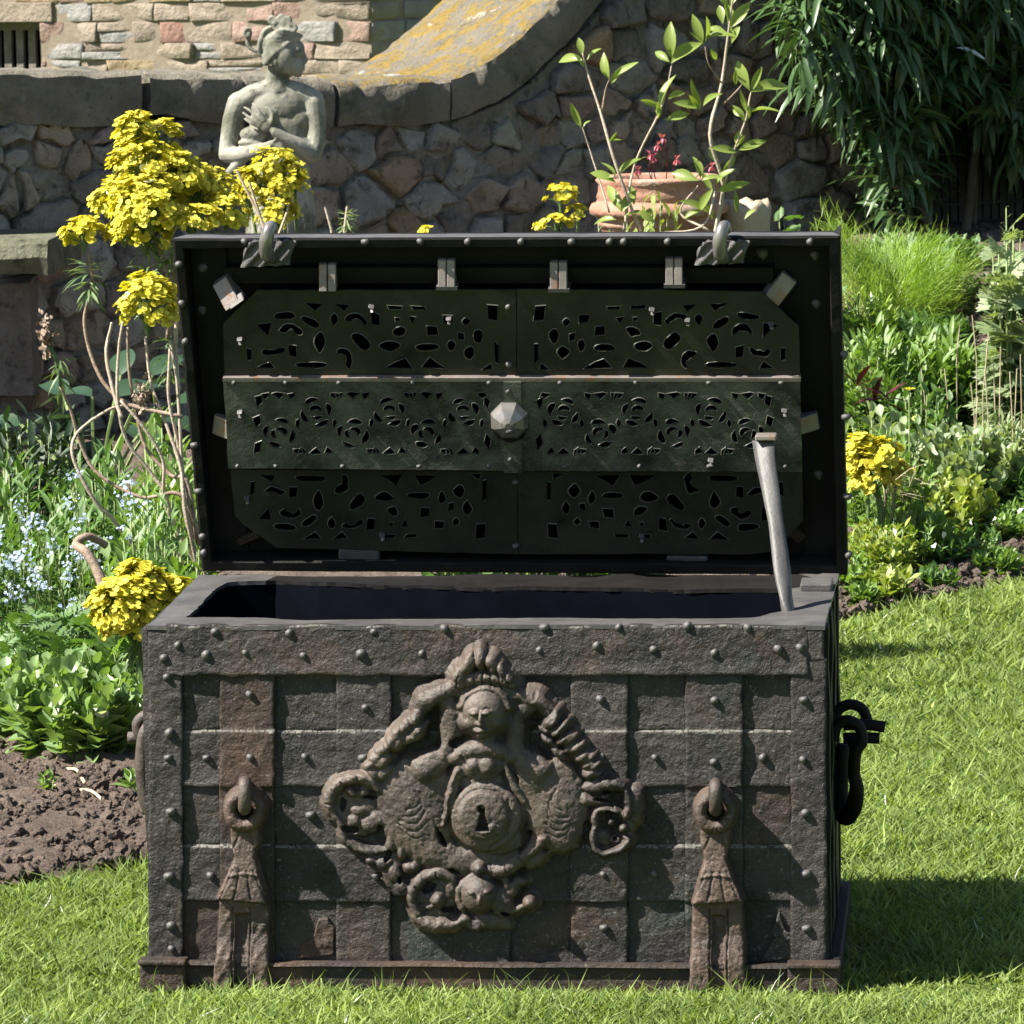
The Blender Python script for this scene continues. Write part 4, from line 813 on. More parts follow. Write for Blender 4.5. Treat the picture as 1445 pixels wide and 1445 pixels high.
# mortar core behind the stones, ends below the coping
us = np.concatenate([np.linspace(-1.4, cu[-1]-.001, 230), [cu[-1], 5.6]]); zt = np.where(us < cu[-1], walltop(us), 2.8)
V = []; nz = 130
for off in (0,):
    for u, t in zip(us, zt):
        for k in range(nz): z = -.3+(t+.3)*k/(nz-1); V.append(wallpt(u, z, +.024+.018*mnoise.noise(Vector((u*9, z*9, 0)))+.012*mnoise.noise(Vector((u*31, z*31, 5)))))
F = [(i*nz+k, (i+1)*nz+k, (i+1)*nz+k+1, i*nz+k+1) for i in range(len(us)-1) for k in range(nz-1)]; nb = len(V)
V += [wallpt(u, z, -.5) for u, t in zip(us, zt) for z in (-.3, t)]
for i in range(len(us)-1): F += [(i*nz+nz-1, (i+1)*nz+nz-1, nb+2*i+3, nb+2*i+1), (nb+2*i, nb+2*i+1, nb+2*i+3, nb+2*i+2)]
wl('mortar_core', V, F, M['mortar'])
# coping
M['coping'] = mat('coping_sandstone', (.13, .115, .085), (.22, .195, .15), 7, .9, bumps=[('n', 13, 1.0, .04), ('n', 55, .9, .012)], spots=[(5, .56, .7, (.075, .08, .05)), (22, .6, .72, (.24, .23, .19)), (50, .62, .72, (.04, .037, .03))])
M['lichen'] = mat('lichened_sandstone', (.12, .108, .088), (.18, .16, .13), 8, .95, bumps=[('n', 16, 1.0, .04), ('n', 60, .9, .012)], spots=[(13, .46, .58, (.22, .145, .02)), (34, .52, .62, (.23, .165, .04)), (11, .62, .68, (.36, .35, .31)), (50, .56, .68, (.075, .065, .05)), (5, .56, .7, (.15, .13, .10))])
def coping(us_, zb, ztp, T=.57, fo=.055, name='coping_stone', rough_=.02, mtop=None):
    """a stone of the coping: section swept over the wall, us_ stations along it"""
    V = []; K = 14
    for u, b, t in zip(us_, zb, ztp):
        sec = [(fo, b), (fo+.008, b+(t-b)*.3), (fo+.006, b+(t-b)*.65), (fo-.004, t-.012), (fo-.022, t), (-T*.15, t+.006), (-T*.3, t+.003), (-T*.45, t+.006), (-T*.6, t+.003), (-T*.75, t), (-T*.9, t-.003), (-T, t-.015), (-T, b), (-T*.5, b)]
        for j, (o, z) in enumerate(sec): w = rough_*mnoise.noise(Vector((u*9, o*8+z*9, 3)))+rough_*.5*mnoise.noise(Vector((u*28, o*25+z*28, 7))); V.append(wallpt(u, z+w*.7, o+w))
    n = len(us_); F = [(i*K+j, i*K+(j+1) % K, (i+1)*K+(j+1) % K, (i+1)*K+j) for i in range(n-1) for j in range(K)]+[tuple(range(K-1, -1, -1)), tuple((n-1)*K+j for j in range(K))]
    o = wl(name, V, F, M['coping'], False); o.data.materials.append(M['lichen'])
    if mtop:
        for p in o.data.polygons:
            if p.index < (n-1)*K and (p.index % K) in (3, 4, 5, 6, 7, 8, 9, 10): p.material_index = 1
    es = o.modifiers.new('split', 'EDGE_SPLIT'); es.split_angle = math.radians(38); o.data.polygons.foreach_set('use_smooth', [True]*len(o.data.polygons)); return o
def uvs(px, py, o=.055): return wall_uv(px, py, o)
def blockstone(tl, tr, bl, br, **k):
    a, b, c, d = uvs(*tl), uvs(*tr), uvs(*bl), uvs(*br); n = 14; t = np.linspace(0, 1, n); u0_, u1_ = (a[0]+c[0])/2, (b[0]+d[0])/2
    return coping(u0_+(u1_-u0_)*t, c[1]+(d[1]-c[1])*t+.012*np.sin(t*5+1)*.6, a[1]+(b[1]-a[1])*t, **k)
blockstone((-200, 102), (-72, 102), (-200, 170), (-72, 175)); blockstone((-68, 101), (198, 104), (-68, 178), (198, 176)); blockstone((212, 105), (345, 107), (212, 166), (345, 174)); blockstone((349, 106), (470, 112), (349, 172), (470, 178)); blockstone((477, 118), (634, 111), (477, 182), (634, 169), mtop=True)
tp_px = [(637, 111), (668, 96), (700, 77), (735, 48), (768, 18), (800, -18), (826, -55), (850, -100), (870, -150), (885, -210)]; bt_px = [(637, 169), (672, 158), (712, 137), (755, 104), (795, 66), (830, 26), (858, -12), (882, -62), (900, -110), (914, -170)]
tu = [uvs(*p) for p in tp_px]; bu = [uvs(*p) for p in bt_px]
def curved(i0, i1):
    # sections lie square to the curve
    V = []; K = 14; st = np.linspace(i0, i1, 14*(i1-i0)//1)
    for s_ in st:
        i = min(int(s_), len(tu)-2); f_ = s_-i; t = np.array(tu[i])*(1-f_)+np.array(tu[i+1])*f_; b = np.array(bu[i])*(1-f_)+np.array(bu[i+1])*f_; T = .57; fo = .055
        sec = [(fo, b), (fo+.006, b*.7+t*.3), (fo+.004, b*.35+t*.65), (fo-.003, t*.92+b*.08), (fo-.02, t), (-T*.15, t), (-T*.3, t), (-T*.45, t), (-T*.6, t), (-T*.75, t), (-T*.9, t), (-T, t*.9+b*.1), (-T, b), (-T*.5, b)]
        for o, q in sec: w = .013*mnoise.noise(Vector((q[0]*9, o*8+q[1]*9, 3)))+.008*mnoise.noise(Vector((q[0]*30, o*28+q[1]*28, 7))); V.append(wallpt(q[0]-w*.5, q[1]+w*.7, o+w*.6))
    n = len(st); F = [(i*K+j, i*K+(j+1) % K, (i+1)*K+(j+1) % K, (i+1)*K+j) for i in range(n-1) for j in range(K)]+[tuple(range(K-1, -1, -1)), tuple((n-1)*K+j for j in range(K))]
    o = wl('curved_coping_stone', V, F, M['coping']); o.data.materials.append(M['lichen'])
    for p in o.data.polygons:
        if p.index < (n-1)*K and (p.index % K) in (3, 4, 5, 6, 7, 8, 9, 10): p.material_index = 1
    es = o.modifiers.new('split', 'EDGE_SPLIT'); es.split_angle = math.radians(38)
curved(0, 5); curved(5, 9)
# broken ledge stone in front on the left
lg = tag(emp('stone_ledge', tuple(at(20, 400, 5.55))), 'flat mossy stone slab jutting out of the wall at far left', 'stone')
def slabstone(name, x0, x1, yt, yb, Y0, Y1, m, parent, seed=0):
    a = at(x0, yt, Y0); b = at(x1, yt, Y0); c = at(x0, yb, Y0); V = []; nx, nq = 12, 10; zt, zb = a[2], c[2]
    for i in range(nx+1):
        x = a[0]+(b[0]-a[0])*i/nx
        for (y, z) in ((Y0+.01, zb), (Y0-.005, zb*.5+zt*.5), (Y0+.01, zt-.01), (Y0+.04, zt), (Y1*.5+Y0*.5, zt+.006), (Y1, zt), (Y1, zb)): w = .012*mnoise.noise(Vector((x*9+seed, y*9, z*9))); V.append((x+(w*1.5 if i in (0, nx) else 0), y+w, z+w))
    F = [(i*7+j, i*7+(j+1) % 7, (i+1)*7+(j+1) % 7, (i+1)*7+j) for i in range(nx) for j in range(7)]+[tuple(range(6, -1, -1)), tuple(nx*7+j for j in range(7))]
    o = link(name, mesh_py(name, V, F), m, parent); return o
slabstone('slab', -40, 65, 341, 390, 5.35, 5.95, stonemat('mossy_slab', (.10, .10, .06), (.18, .18, .12)), lg)
slabstone('support_stone', -40, 40, 395, 560, 5.6, 5.95, SM[2], lg, 4)
# ================================================================== BUILDING
BA = math.radians(-20); BU = np.array([math.cos(BA), math.sin(BA), 0]); BN = np.array([math.sin(BA), -math.cos(BA), 0])
BP = at(524, 60, 17.5)*np.array([1, 1, 0]); BS = np.array([math.sin(math.radians(35)), math.cos(math.radians(35)), 0])   # corner, and direction of the receding side
bld = tag(emp('stone_house', tuple(BP)), 'sunlit sandstone house with barred window behind the garden wall', 'house')
def b_uv(px, py, o=0): p = onplane(px, py, BP+BN*o, BN)-BP; return float(p@BU), float(p[2])
def bmap(u, z, o): return BP+BU*u+BN*o+np.array([0, 0, z])
SBN = np.array([BS[1], -BS[0], 0])
def smap(u, z, o): return BP+BS*u+SBN*o+np.array([0, 0, z])
def hmat(n, a, b): return mat(n, a, b, 10, .9, bumps=[('n', 10, .7, .03), ('n', 40, .6, .01)], spots=[(16, .6, .75, (a[0]*.6, a[1]*.58, a[2]*.55))])
HM = [hmat('house_buff', (.19, .155, .115), (.26, .215, .165)), hmat('house_pink', (.215, .14, .11), (.26, .18, .145)), hmat('house_red', (.20, .105, .08), (.25, .15, .115)), hmat('house_grey', (.18, .175, .165), (.25, .24, .225)), hmat('house_ochre', (.22, .165, .09), (.27, .21, .13)), hmat('house_brown', (.19, .155, .12), (.26, .21, .165))]
M['hmortar'] = mat('house_mortar', (.16, .13, .095), (.22, .18, .135), 14, .95, bump=.6, bscale=30)
uL, zT = b_uv(-260, -120); _, zB = b_uv(0, 140); zB -= .3
def house():
    rowpx = [140, 113, 105, 84, 60, 30, 3, -25, -52, -80, -108, -135]; W0u, W0z = b_uv(59, 101); _, W1z = b_uv(59, 31); lintu, _ = b_uv(76, 10)
    _, lz1 = b_uv(0, 0)
    zz = [b_uv(300, y)[1] for y in rowpx]
    winL = W0u
    for r in range(len(zz)-1):
        z0, z1 = zz[r], zz[r+1]; u = 0.0; first = True
        while u > uL:
            w = random.choice((.16, .21, .27, .33))*(1.2 if first else 1); u2 = u-w; first = False
            zc = (z0+z1)/2
            if zc > W0z and zc < W1z and u2 < winL: u2 = winL+.0; 
            if zc > W1z and zc < lz1+.03 and u2 < lintu: u2 = lintu
            if u-u2 > .03:
                g = .0035; s_ = random.random()
                pieces = [(z0, z1)] if random.random() > .18 or z1-z0 < .07 else [(z0, (z0+z1)/2), ((z0+z1)/2, z1)]
                for a, b in pieces:
                    P = [(u2+g, a+g), ((u+u2)/2, a+g), (u-g, a+g), (u-g, (a+b)/2), (u-g, b-g), ((u+u2)/2, b-g), (u2+g, b-g), (u2+g, (a+b)/2)]; P = [(x+random.uniform(-.004, .004), y+random.uniform(-.003, .003)) for x, y in P]; P = chaikin(P, 1) if False else P
                    V, F = stone_mesh(P, bmap, .004, .004, random.random()*99); mm = random.choices(HM, (4, 2.4, 1.2, 3, 1, 2))[0]; link('stone', mesh_py('stone', V, F, True), mm, bld)
            if (zc > W0z and zc < W1z and u2 <= winL+1e-6) or (zc > W1z and zc < lz1+.03 and u2 <= lintu+1e-6): break
            u = u2
    V, F = [], []
    # mortar face with the window opening left out, and the wall round it
    wins = winL; L = uL-1
    def q(u0, u1, z0, z1, f=bmap, o=.0): k = len(V); V.extend([f(u0, z0, o), f(u1, z0, o), f(u1, z1, o), f(u0, z1, o)]); F.append((k, k+1, k+2, k+3))
    q(wins, 0, -.3, 3.2); q(L, wins, -.3, W0z); q(L, wins, W1z, 3.2)
    # reveals
    k = len(V); V.extend([bmap(wins, W0z, 0), bmap(wins, W1z, 0), bmap(wins, W1z, -.18), bmap(wins, W0z, -.18), bmap(L, W0z, 0), bmap(L, W0z, -.18), bmap(L, W1z, 0), bmap(L, W1z, -.18)]); F.extend([(k, k+1, k+2, k+3), (k, k+3, k+5, k+4), (k+1, k+6, k+7, k+2)])
    # receding side wall, roof line beyond the frame
    q(0, 6, -.3, 3.2, smap); link('rendered_wall', mesh_py('rendered_wall', V, F), M['hmortar'], bld)
    v, f = boxvf(0, 0, 0, 1, 1, 1)
    def bx(name, u0, u1, o0, o1, z0, z1, m, bev=.004): v = [bmap(u, z, o) for u in (u0, u1) for o in (o0, o1) for z in (z0, z1)]; o_ = link(name, mesh_py(name, v, f), m, bld); bevel_obj(o_, bev); return o_
    bx('lintel', L, lintu-.004, -.1, .02, W1z+.0, zz[6]+.005, HM[0]); bx('window_sill', L, wins+.01, -.15, .01, W0z-.03, W0z, HM[5])
    w = bx('window', L, wins, -.17, -.16, W0z, W1z, M['black'], .0)
    wood = mat('weathered_slats', (.10, .088, .07), (.17, .15, .12), 20, .85, bump=.4, bscale=60); u = wins-.03
    while u > uL: o_ = bx('slat', u-.045, u, -.14, -.115, W0z, W1z-.02, wood, .002); o_.parent = w; o_.matrix_parent_inverse = Matrix.Identity(4); u -= .074
    o_ = bx('frame_rail', L, wins, -.15, -.10, W1z-.045, W1z, wood, .003); o_.parent = w; o_.matrix_parent_inverse = Matrix.Identity(4)
    # side wall stones, in shade
    for r in range(len(zz)-1):
        z0, z1 = zz[r], zz[r+1]; u = 0.0; u += 0
        while u < 3.2:
            w_ = random.choice((.16, .24, .3, .42)); g = .006; P = [(u+g, z0+g), (u+w_/2, z0+g), (u+w_-g, z0+g), (u+w_-g, z1-g), (u+w_/2, z1-g), (u+g, z1-g)]
            V, F = stone_mesh(P, smap, .006, .006, random.random()*99); link('stone', mesh_py('stone', V, F, True), random.choices(HM, (2, .4, .8, 3, .5, 4))[0], bld); u += w_
    # low roof far above the frame
    v2 = [bmap(L, 3.2, .2), bmap(.2, 3.2, .2), bmap(.2, 5, -2.5), bmap(L, 5, -2.5)]; link('roof', mesh_py('roof', v2, [(0, 1, 2, 3)]), HM[5], bld)
house()
# ================================================================== STATUE
def statue():
    Y0 = 5.75; k_ = None
    ctr = at(280+470/4.25, 700/4.25, Y0); u1 = (at(380, 160, Y0)-at(379, 160, Y0))[0]/4.25    # metres per zoom unit
    def p3(x, y, d): return at(280+x/4.25, y/4.25, Y0)+np.array([0, -d*u1, 0])
    bm = bmesh.new()
    def ell(x, y, d, rx, ry, rd, rot=0, rz=0):
        c = p3(x, y, d); mt = Matrix.Translation(Vector(c)) @ Matrix.Rotation(math.radians(-rot), 4, 'Y') @ Matrix.Rotation(math.radians(rz), 4, 'Z') @ Matrix.Diagonal((rx*u1, rd*u1, ry*u1, 1))
        bmesh.ops.create_icosphere(bm, subdivisions=3, radius=1, matrix=mt)
    def cap(pts, rad):
        P = smooth_path([p3(*p) for p in pts], 5) if len(pts) > 2 else np.array([p3(*p) for p in pts]); P = P if len(P) > 2 else np.array([P[0]*(1-t)+P[1]*t for t in np.linspace(0, 1, 5)])
        rr = np.interp(np.linspace(0, 1, len(P)), np.linspace(0, 1, len(rad)), rad)*u1
        V, F = tube(P, rr, 12); vs = [bm.verts.new(v) for v in V]
        for f in F:
            try: bm.faces.new([vs[i] for i in f])
            except ValueError: pass
        for e, r in ((P[0], rr[0]), (P[-1], rr[-1])): bmesh.ops.create_icosphere(bm, subdivisions=2, radius=r, matrix=Matrix.Translation(Vector(e)))
    # torso
    ell(480, 640, 0, 190, 150, 95); ell(500, 800, 0, 170, 200, 95); ell(500, 980, 0, 165, 160, 100); cap([(480, 540, 0), (470, 470, 10), (480, 400, 15)], [88, 68, 66])
    cap([(255, 625, 0), (330, 570, 5), (470, 540, 0), (600, 560, -5), (690, 600, -10)], [66, 66, 72, 66, 64])
    ell(600, 715, 25, 84, 74, 52); ell(380, 732, 35, 72, 72, 50)
    # shoulders and arms
    cap([(245, 620, 0), (215, 720, 5), (195, 830, 20), (180, 920, 40)], [74, 70, 62, 54]); cap([(180, 925, 45), (260, 925, 90), (370, 900, 130), (440, 875, 140)], [54, 50, 42, 34])
    cap([(690, 610, -5), (705, 720, 5), (710, 840, 30), (695, 925, 60)], [68, 62, 56, 54]); cap([(695, 925, 65), (620, 870, 110), (540, 820, 140), (480, 780, 155)], [56, 48, 38, 28])
    # hand spread on the breast: palm, four fingers, thumb
    ell(435, 745, 160, 48, 38, 16, 35); cap([(410, 720, 165), (370, 690, 166), (330, 655, 160), (296, 636, 152)], [13, 12, 10, 7]); cap([(398, 738, 165), (355, 712, 166), (320, 690, 160), (290, 668, 152)], [13, 12, 10, 7]); cap([(396, 758, 162), (352, 736, 162), (322, 722, 156), (300, 706, 148)], [12, 11, 9, 7]); cap([(425, 712, 165), (395, 670, 166), (370, 636, 160), (345, 614, 150)], [13, 12, 10, 7]); cap([(462, 730, 165), (470, 690, 166), (455, 650, 160)], [14, 12, 9])
    # second hand at the lower arm's end, fingers closed on the cloth
    ell(470, 865, 140, 44, 34, 18, -10)
    for q in range(4): cap([(490, 846+q*14, 150), (525, 850+q*14, 152), (545, 862+q*13, 140)], [9, 8, 6])
    cap([(465, 848, 150), (490, 828, 156), (512, 826, 150)], [10, 9, 6])
    # head turned to the right
    ell(520, 345, 20, 96, 128, 100, -6); ell(590, 395, 25, 48, 62, 62); ell(600, 300, 20, 40, 60, 66); cap([(628, 300, 22), (650, 362, 22), (636, 372, 22)], [10, 12, 10]); cap([(632, 396, 22), (636, 402, 22)], [11, 9]); cap([(628, 412, 22), (632, 416, 22)], [11, 9]); ell(600, 440, 22, 28, 24, 30); cap([(612, 282, 45), (636, 288, 22)], [9, 8]); ell(612, 322, 62, 14, 8, 8); ell(480, 365, 108, 14, 26, 10)
    # hair: swept locks, rolls and curls
    ell(485, 275, 5, 108, 108, 100, -30)
    for q in range(8): cap([(620-q*10, 215+q*6, 30+q*9), (540-q*10, 200+q*17, 70+q*5), (450-q*4, 255+q*17, 88), (400, 340+q*5, 60)], [14, 20, 20, 10])
    for q in range(4): cap([(470-q*20, 150+q*8, 50-q*4), (400-q*8, 190+q*20, 50), (382-q*2, 270+q*18, 40), (405, 350, 30)], [14, 16, 14, 8])
    ell(300, 200, 0, 24, 34, 22); cap([(318, 175, 22), (292, 170, 24), (278, 198, 24), (296, 224, 24), (314, 204, 24), (300, 196, 26)], [9, 10, 10, 9, 8, 6]); cap([(300, 235, 5), (296, 262, 8), (318, 292, 10), (350, 310, 15)], [16, 15, 13, 12])
    for x, y, r in ((490, 158, 30), (545, 140, 27), (580, 165, 25), (455, 120, 26), (510, 110, 24), (548, 118, 22)): ell(x, y, 60, r, r, 22); cap([(x+r, y, 78), (x, y-r, 78), (x-r, y, 78), (x, y+r, 78), (x+r*.6, y+r*.4, 80)], [8, 8, 8, 8, 7])
    for q in range(11): cap([(628-q*9, 225+q*13, 58+q*4), (575-q*10, 190+q*18, 88), (500-q*5, 180+q*21, 104), (425, 235+q*14, 84)], [5, 9, 9, 5])
    # drapery over the arm, sash folds across the breast, skirt falling to the plinth
    for q in range(5): cap([(430+q*14, 640+q*5, 150), (480+q*8, 720+q*8, 140), (560+q*6, 800+q*6, 120), (680, 840+q*8, 70)], [12, 13, 13, 11])
    for q in range(6): cap([(440-q*18, 865+q*10, 150-q*6), (330-q*18, 900+q*16, 120-q*6), (250-q*18, 1000+q*18, 90), (230-q*12, 1110+q*12, 60)], [17, 22, 24, 18])
    ell(350, 800, 90, 90, 50, 50); ell(330, 850, 100, 80, 26, 40)
    cap([(500, 1000, 0), (500, 1250, 0), (495, 1500, 0), (490, 2000, 0), (490, 2350, 0)], [170, 185, 200, 215, 235])
    for q in range(11):
        a = -1.35+q*.27; x = 500+185*math.sin(a); d = 175*math.cos(a)-10; cap([(500+150*math.sin(a), 1010, d*.75), (x, 1250, d), (500+205*math.sin(a+.05), 1600, d*1.12), (500+235*math.sin(a), 2350, d*1.25)], [14, 24, 26, 30])
    me = bpy.data.meshes.new('tmp'); bm.to_mesh(me); bm.free(); o = bpy.data.objects.new('tmp', me); COL.objects.link(o)
    r = o.modifiers.new('r', 'REMESH'); r.mode = 'VOXEL'; r.voxel_size = .0032; s_ = o.modifiers.new('s', 'SMOOTH'); s_.iterations = 3; s_.factor = .5
    dg = bpy.context.evaluated_depsgraph_get(); m2 = bpy.data.meshes.new_from_object(o.evaluated_get(dg)); bpy.data.objects.remove(o); m2.name = 'statue_figure'
    m2.polygons.foreach_set('use_smooth', [True]*len(m2.polygons))
    sm = mat('weathered_statue_stone', (.15, .15, .115), (.28, .27, .225), 9, .85, bumps=[('n', 30, .4, .008), ('n', 150, .4, .002)], spots=[(11, .50, .64, (.085, .09, .06)), (25, .56, .70, (.07, .066, .055)), (60, .62, .72, (.34, .33, .30))])
    base = at(395, 560, Y0); g = gz(base[0], Y0)
    t = tag(emp('statue', (float(base[0]), Y0, g)), 'weathered stone statue of a half draped woman with hand on her breast', 'statue'); link('figure', m2, sm, t)
    zb = p3(490, 2350, 0)[2]; o = link('pedestal', mesh_py('pedestal', *boxvf(float(base[0])-.15, Y0-.13, g-.05, float(base[0])+.17, Y0+.13, max(zb+.02, g+.05))), sm, t); bevel_obj(o, .01)
statue()
# ================================================================== PLANTS
def leaf(L=1, w=.3, curl=.3, fold=.15, n=4, tip=1.0, base=.0, peak=.45):
    V = []
    for i in range(n+1):
        t = i/n; ww = w*.5*((math.sin(math.pi*min(1, t**(math.log(.5)/math.log(peak)))) if t < 1 else 0)**.8*(1-base)+base*(1-t)); x = t*L; z = -curl*t*t*L; V += [(x, ww, z+fold*ww*2), (x, 0, z), (x, -ww, z+fold*ww*2)]
    F = []
    for i in range(n):
        for j in (0, 1): F.append((3*i+j, 3*i+j+1, 3*i+4+j, 3*i+3+j))
    return np.array(V), np.array(F)
def lobed(L=1, k=5, n=None):                             # deeply cut leaf: lobes radiating from the stalk
    V = []; F = []
    for q in range(k):
        a = (q-(k-1)/2)*.62; l = 1-.12*abs(q-(k-1)/2); v, f = leaf(l, .30, .12, .1, 3, peak=.6); c, s = math.cos(a), math.sin(a); o = len(V); V += [(x*c-y*s, x*s+y*c, z) for x, y, z in v]; F += [tuple(i+o for i in g) for g in f]
        for sg in (-1, 1):
            v, f = leaf(.38, .15, .1, .1, 2); b = a+sg*.55; c2, s2 = math.cos(b), math.sin(b); o = len(V); V += [(x*c2-y*s2+l*.5*c, x*s2+y*c2+l*.5*s, z-.03) for x, y, z in v]; F += [tuple(i+o for i in g) for g in f]
    return np.array(V), np.array(F)
def pinnate(k=8, w=.10, l=.42, curl=.35):
    V = []; F = []
    for q in range(k):
        t = .15+.85*q/k; z = -curl*t*t; ll = l*math.sin(math.pi*(.25+.7*t))
        for sg in (-1, 1):
            a = sg*(1.05-.45*t); v, f = leaf(ll, w, .15, .1, 2); c, s = math.cos(a), math.sin(a); o = len(V); V += [(x*c-y*s+t, x*s+y*c, zz+z) for x, y, zz in v]; F += [tuple(i+o for i in g) for g in f]
    v, f = leaf(.3, w*1.3, .2, .1, 2); o = len(V); V += [(x+.95, y, z_-curl*.95) for x, y, z_ in v]; F += [tuple(i+o for i in g) for g in f]
    v, f = leaf(1, .02, curl, 0, 4, base=1); o = len(V); V += [tuple(x) for x in v]; F += [tuple(i+o for i in g) for g in f]
    return np.array(V), np.array(F)
def frames(d, up=None, roll=None):
    """rotation matrices whose x axis is d and whose z axis leans to 'up'"""
    d = d/np.linalg.norm(d, axis=1)[:, None]; n = len(d); up = np.tile([0, 0, 1.], (n, 1)) if up is None else up; up = up+RNG.normal(0, .25, (n, 3)); y = np.cross(up, d); y /= np.linalg.norm(y, axis=1)[:, None]+1e-9; z = np.cross(d, y); return np.stack([d, y, z], -1)
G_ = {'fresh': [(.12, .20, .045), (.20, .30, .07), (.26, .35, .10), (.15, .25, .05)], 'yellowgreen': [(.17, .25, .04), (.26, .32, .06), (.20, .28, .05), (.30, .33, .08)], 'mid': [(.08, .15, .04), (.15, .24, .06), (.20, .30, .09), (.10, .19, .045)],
      'grey': [(.17, .24, .11), (.25, .32, .16), (.14, .22, .09), (.30, .36, .20)], 'dark': [(.020, .045, .018), (.035, .065, .025), (.05, .09, .03), (.028, .052, .02)], 'climber': [(.045, .09, .03), (.08, .14, .045), (.11, .18, .06), (.06, .11, .038)], 'fennel': [(.24, .36, .05), (.36, .48, .08), (.20, .30, .05)], 'spurge': [(.15, .22, .09), (.20, .27, .13), (.10, .16, .06)],
      'sedum': [(.16, .25, .06), (.24, .33, .09), (.13, .21, .05), (.20, .29, .13)]}
for k_, v_ in G_.items(): M[k_] = leafmat('leaf_'+k_, v_, .22 if k_ in ('climber', 'dark') else .36, .38 if k_ in ('climber', 'sedum') else .5, .5)
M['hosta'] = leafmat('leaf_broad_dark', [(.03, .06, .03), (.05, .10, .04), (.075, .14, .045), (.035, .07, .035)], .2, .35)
M['yellow'] = leafmat('spurge_yellow', [(.50, .43, .03), (.60, .53, .05), (.36, .38, .045), (.62, .57, .09)], .3, .6, .2)
M['blue'] = leafmat('forget_me_not_blue', [(.36, .44, .64), (.46, .53, .72), (.60, .63, .76), (.40, .47, .66)], .25, .6, .2)
M['stem_red'] = mat('woody_stem', (.19, .125, .085), (.30, .23, .17), 30, .7, bump=.4, bscale=150)
M['stem_pale'] = mat('pale_stem', (.33, .27, .20), (.42, .35, .27), 30, .7, bump=.4, bscale=150)
M['stem_green'] = mat('green_stem', (.14, .20, .06), (.20, .26, .09), 30, .6)
M['straw'] = mat('dry_straw', (.34, .27, .17), (.48, .40, .27), 30, .8)
M['bark'] = mat('climber_bark', (.09, .072, .052), (.16, .13, .10), 18, .9, bumps=[('n', 50, .8, .01)])
def stems_mesh(paths, rads, n=5, wob=.1):
    L = [tube(p, r, n, wob=wob) for p, r in zip(paths, rads)]; return joinvf(L)
def foliage(name, tpls, pos, Mx, m, parent, rnd=None):
    V, F, R = inst(tpls, Mx, pos, rnd); o = link(name, mesh_np(name, V, F, True, R), m, parent); return o
def leaf_parts(tpls, pos, Mx, m, parent, limit=300, name='leaf'):
    """the leaves nearest the camera as parts of their own, the rest joined as foliage"""
    order = np.argsort(pos[:, 1]-pos[:, 2]*.8)[:limit]; mes = []
    for k, (v, f) in enumerate(tpls):
        me = mesh_np(name, v, f, True); me.materials.append(m); mes.append(me)
    for i in order:
        o = bpy.data.objects.new(name, mes[random.randrange(len(mes))]); COL.objects.link(o); o.parent = parent; o.matrix_parent_inverse = Matrix.Translation(-Vector(parent.location)); R_ = Mx[i]
        o.matrix_basis = Matrix(((R_[0, 0], R_[0, 1], R_[0, 2], pos[i, 0]), (R_[1, 0], R_[1, 1], R_[1, 2], pos[i, 1]), (R_[2, 0], R_[2, 1], R_[2, 2], pos[i, 2]), (0, 0, 0, 1)))
    rest = np.setdiff1d(np.arange(len(pos)), order)
    if len(rest): o = foliage('foliage', tpls, pos[rest], Mx[rest], m, parent); o['kind'] = 'stuff'
def wd(px, Y): return float(at(px, 600, Y)[0])
def htop(py, Y, px=700): return float(at(px, py, Y)[2])
def rosettes(px, Y, pytop, rpx, n, k, L, tpl, m, label, cat='plant', group=None, flat=.75, tilt=(.2, 1.25), parts=0, ry=None, name='leafy_plant', stem='stem_green', zlow=0.1, jit=.25, srad=.0016):
    """mound of n leafy stems; each carries k leaves in a spiral, length L"""
    x0 = wd(px, Y); R_ = rpx*(Y+6.53)/6729; Ry = R_ if ry is None else ry; g = gz(x0, Y); hh = max(.04, htop(pytop, Y, px)-g-L*.4)
    t = tag(emp(name, (x0, Y, g)), label, cat, group); a = RNG.uniform(0, 2*math.pi, n); rr = np.sqrt(RNG.random(n)); sx = x0+R_*rr*np.cos(a); sy = Y+Ry*rr*np.sin(a); sh = np.maximum(.03, hh*(np.sqrt(np.clip(1-(rr*.93)**2, 0, 1))*flat+(1-flat))*RNG.uniform(.8, 1.05, n))
    pos = []; D_ = []; Ls = []; paths = []; rads = []
    for i in range(n):
        bx, by = x0+(sx[i]-x0)*.6, Y+(sy[i]-Y)*.6; gb = gz(bx, by); top = np.array([sx[i], sy[i], g+sh[i]]); P = [np.array([bx, by, gb-.01]), np.array([bx, by, gb])*.4+top*.6+np.array([0, 0, sh[i]*.1]), top]; paths.append(np.array(P)); rads.append([srad*1.3, srad, srad*.7])
        ph = random.random()*6
        for q in range(k):
            f_ = q/max(1, k-1); s_ = zlow+(1-zlow)*f_; p = P[1]*(1-s_)*1.0+P[2]*s_ if zlow == 0 else P[0]*(1-s_)+P[2]*s_; el = tilt[0]+(tilt[1]-tilt[0])*f_+random.gauss(0, jit*.5); az = ph+q*2.4+random.gauss(0, jit)
            pos.append(p); D_.append([math.cos(az)*math.cos(el), math.sin(az)*math.cos(el), math.sin(el)]); Ls.append(L*(1-.45*f_)*random.uniform(.75, 1.15))
    pos = np.array(pos); Mx = frames(np.array(D_))*np.array(Ls)[:, None, None]
    V, F = stems_mesh(paths, rads, 4, 0); link('stem', mesh_py('stem', V, F, True), M[stem], t)
    if parts: leaf_parts(tpl, pos, Mx, M[m], t, parts)
    else: foliage('foliage', tpl, pos, Mx, M[m], t)['kind'] = 'stuff'
    return t
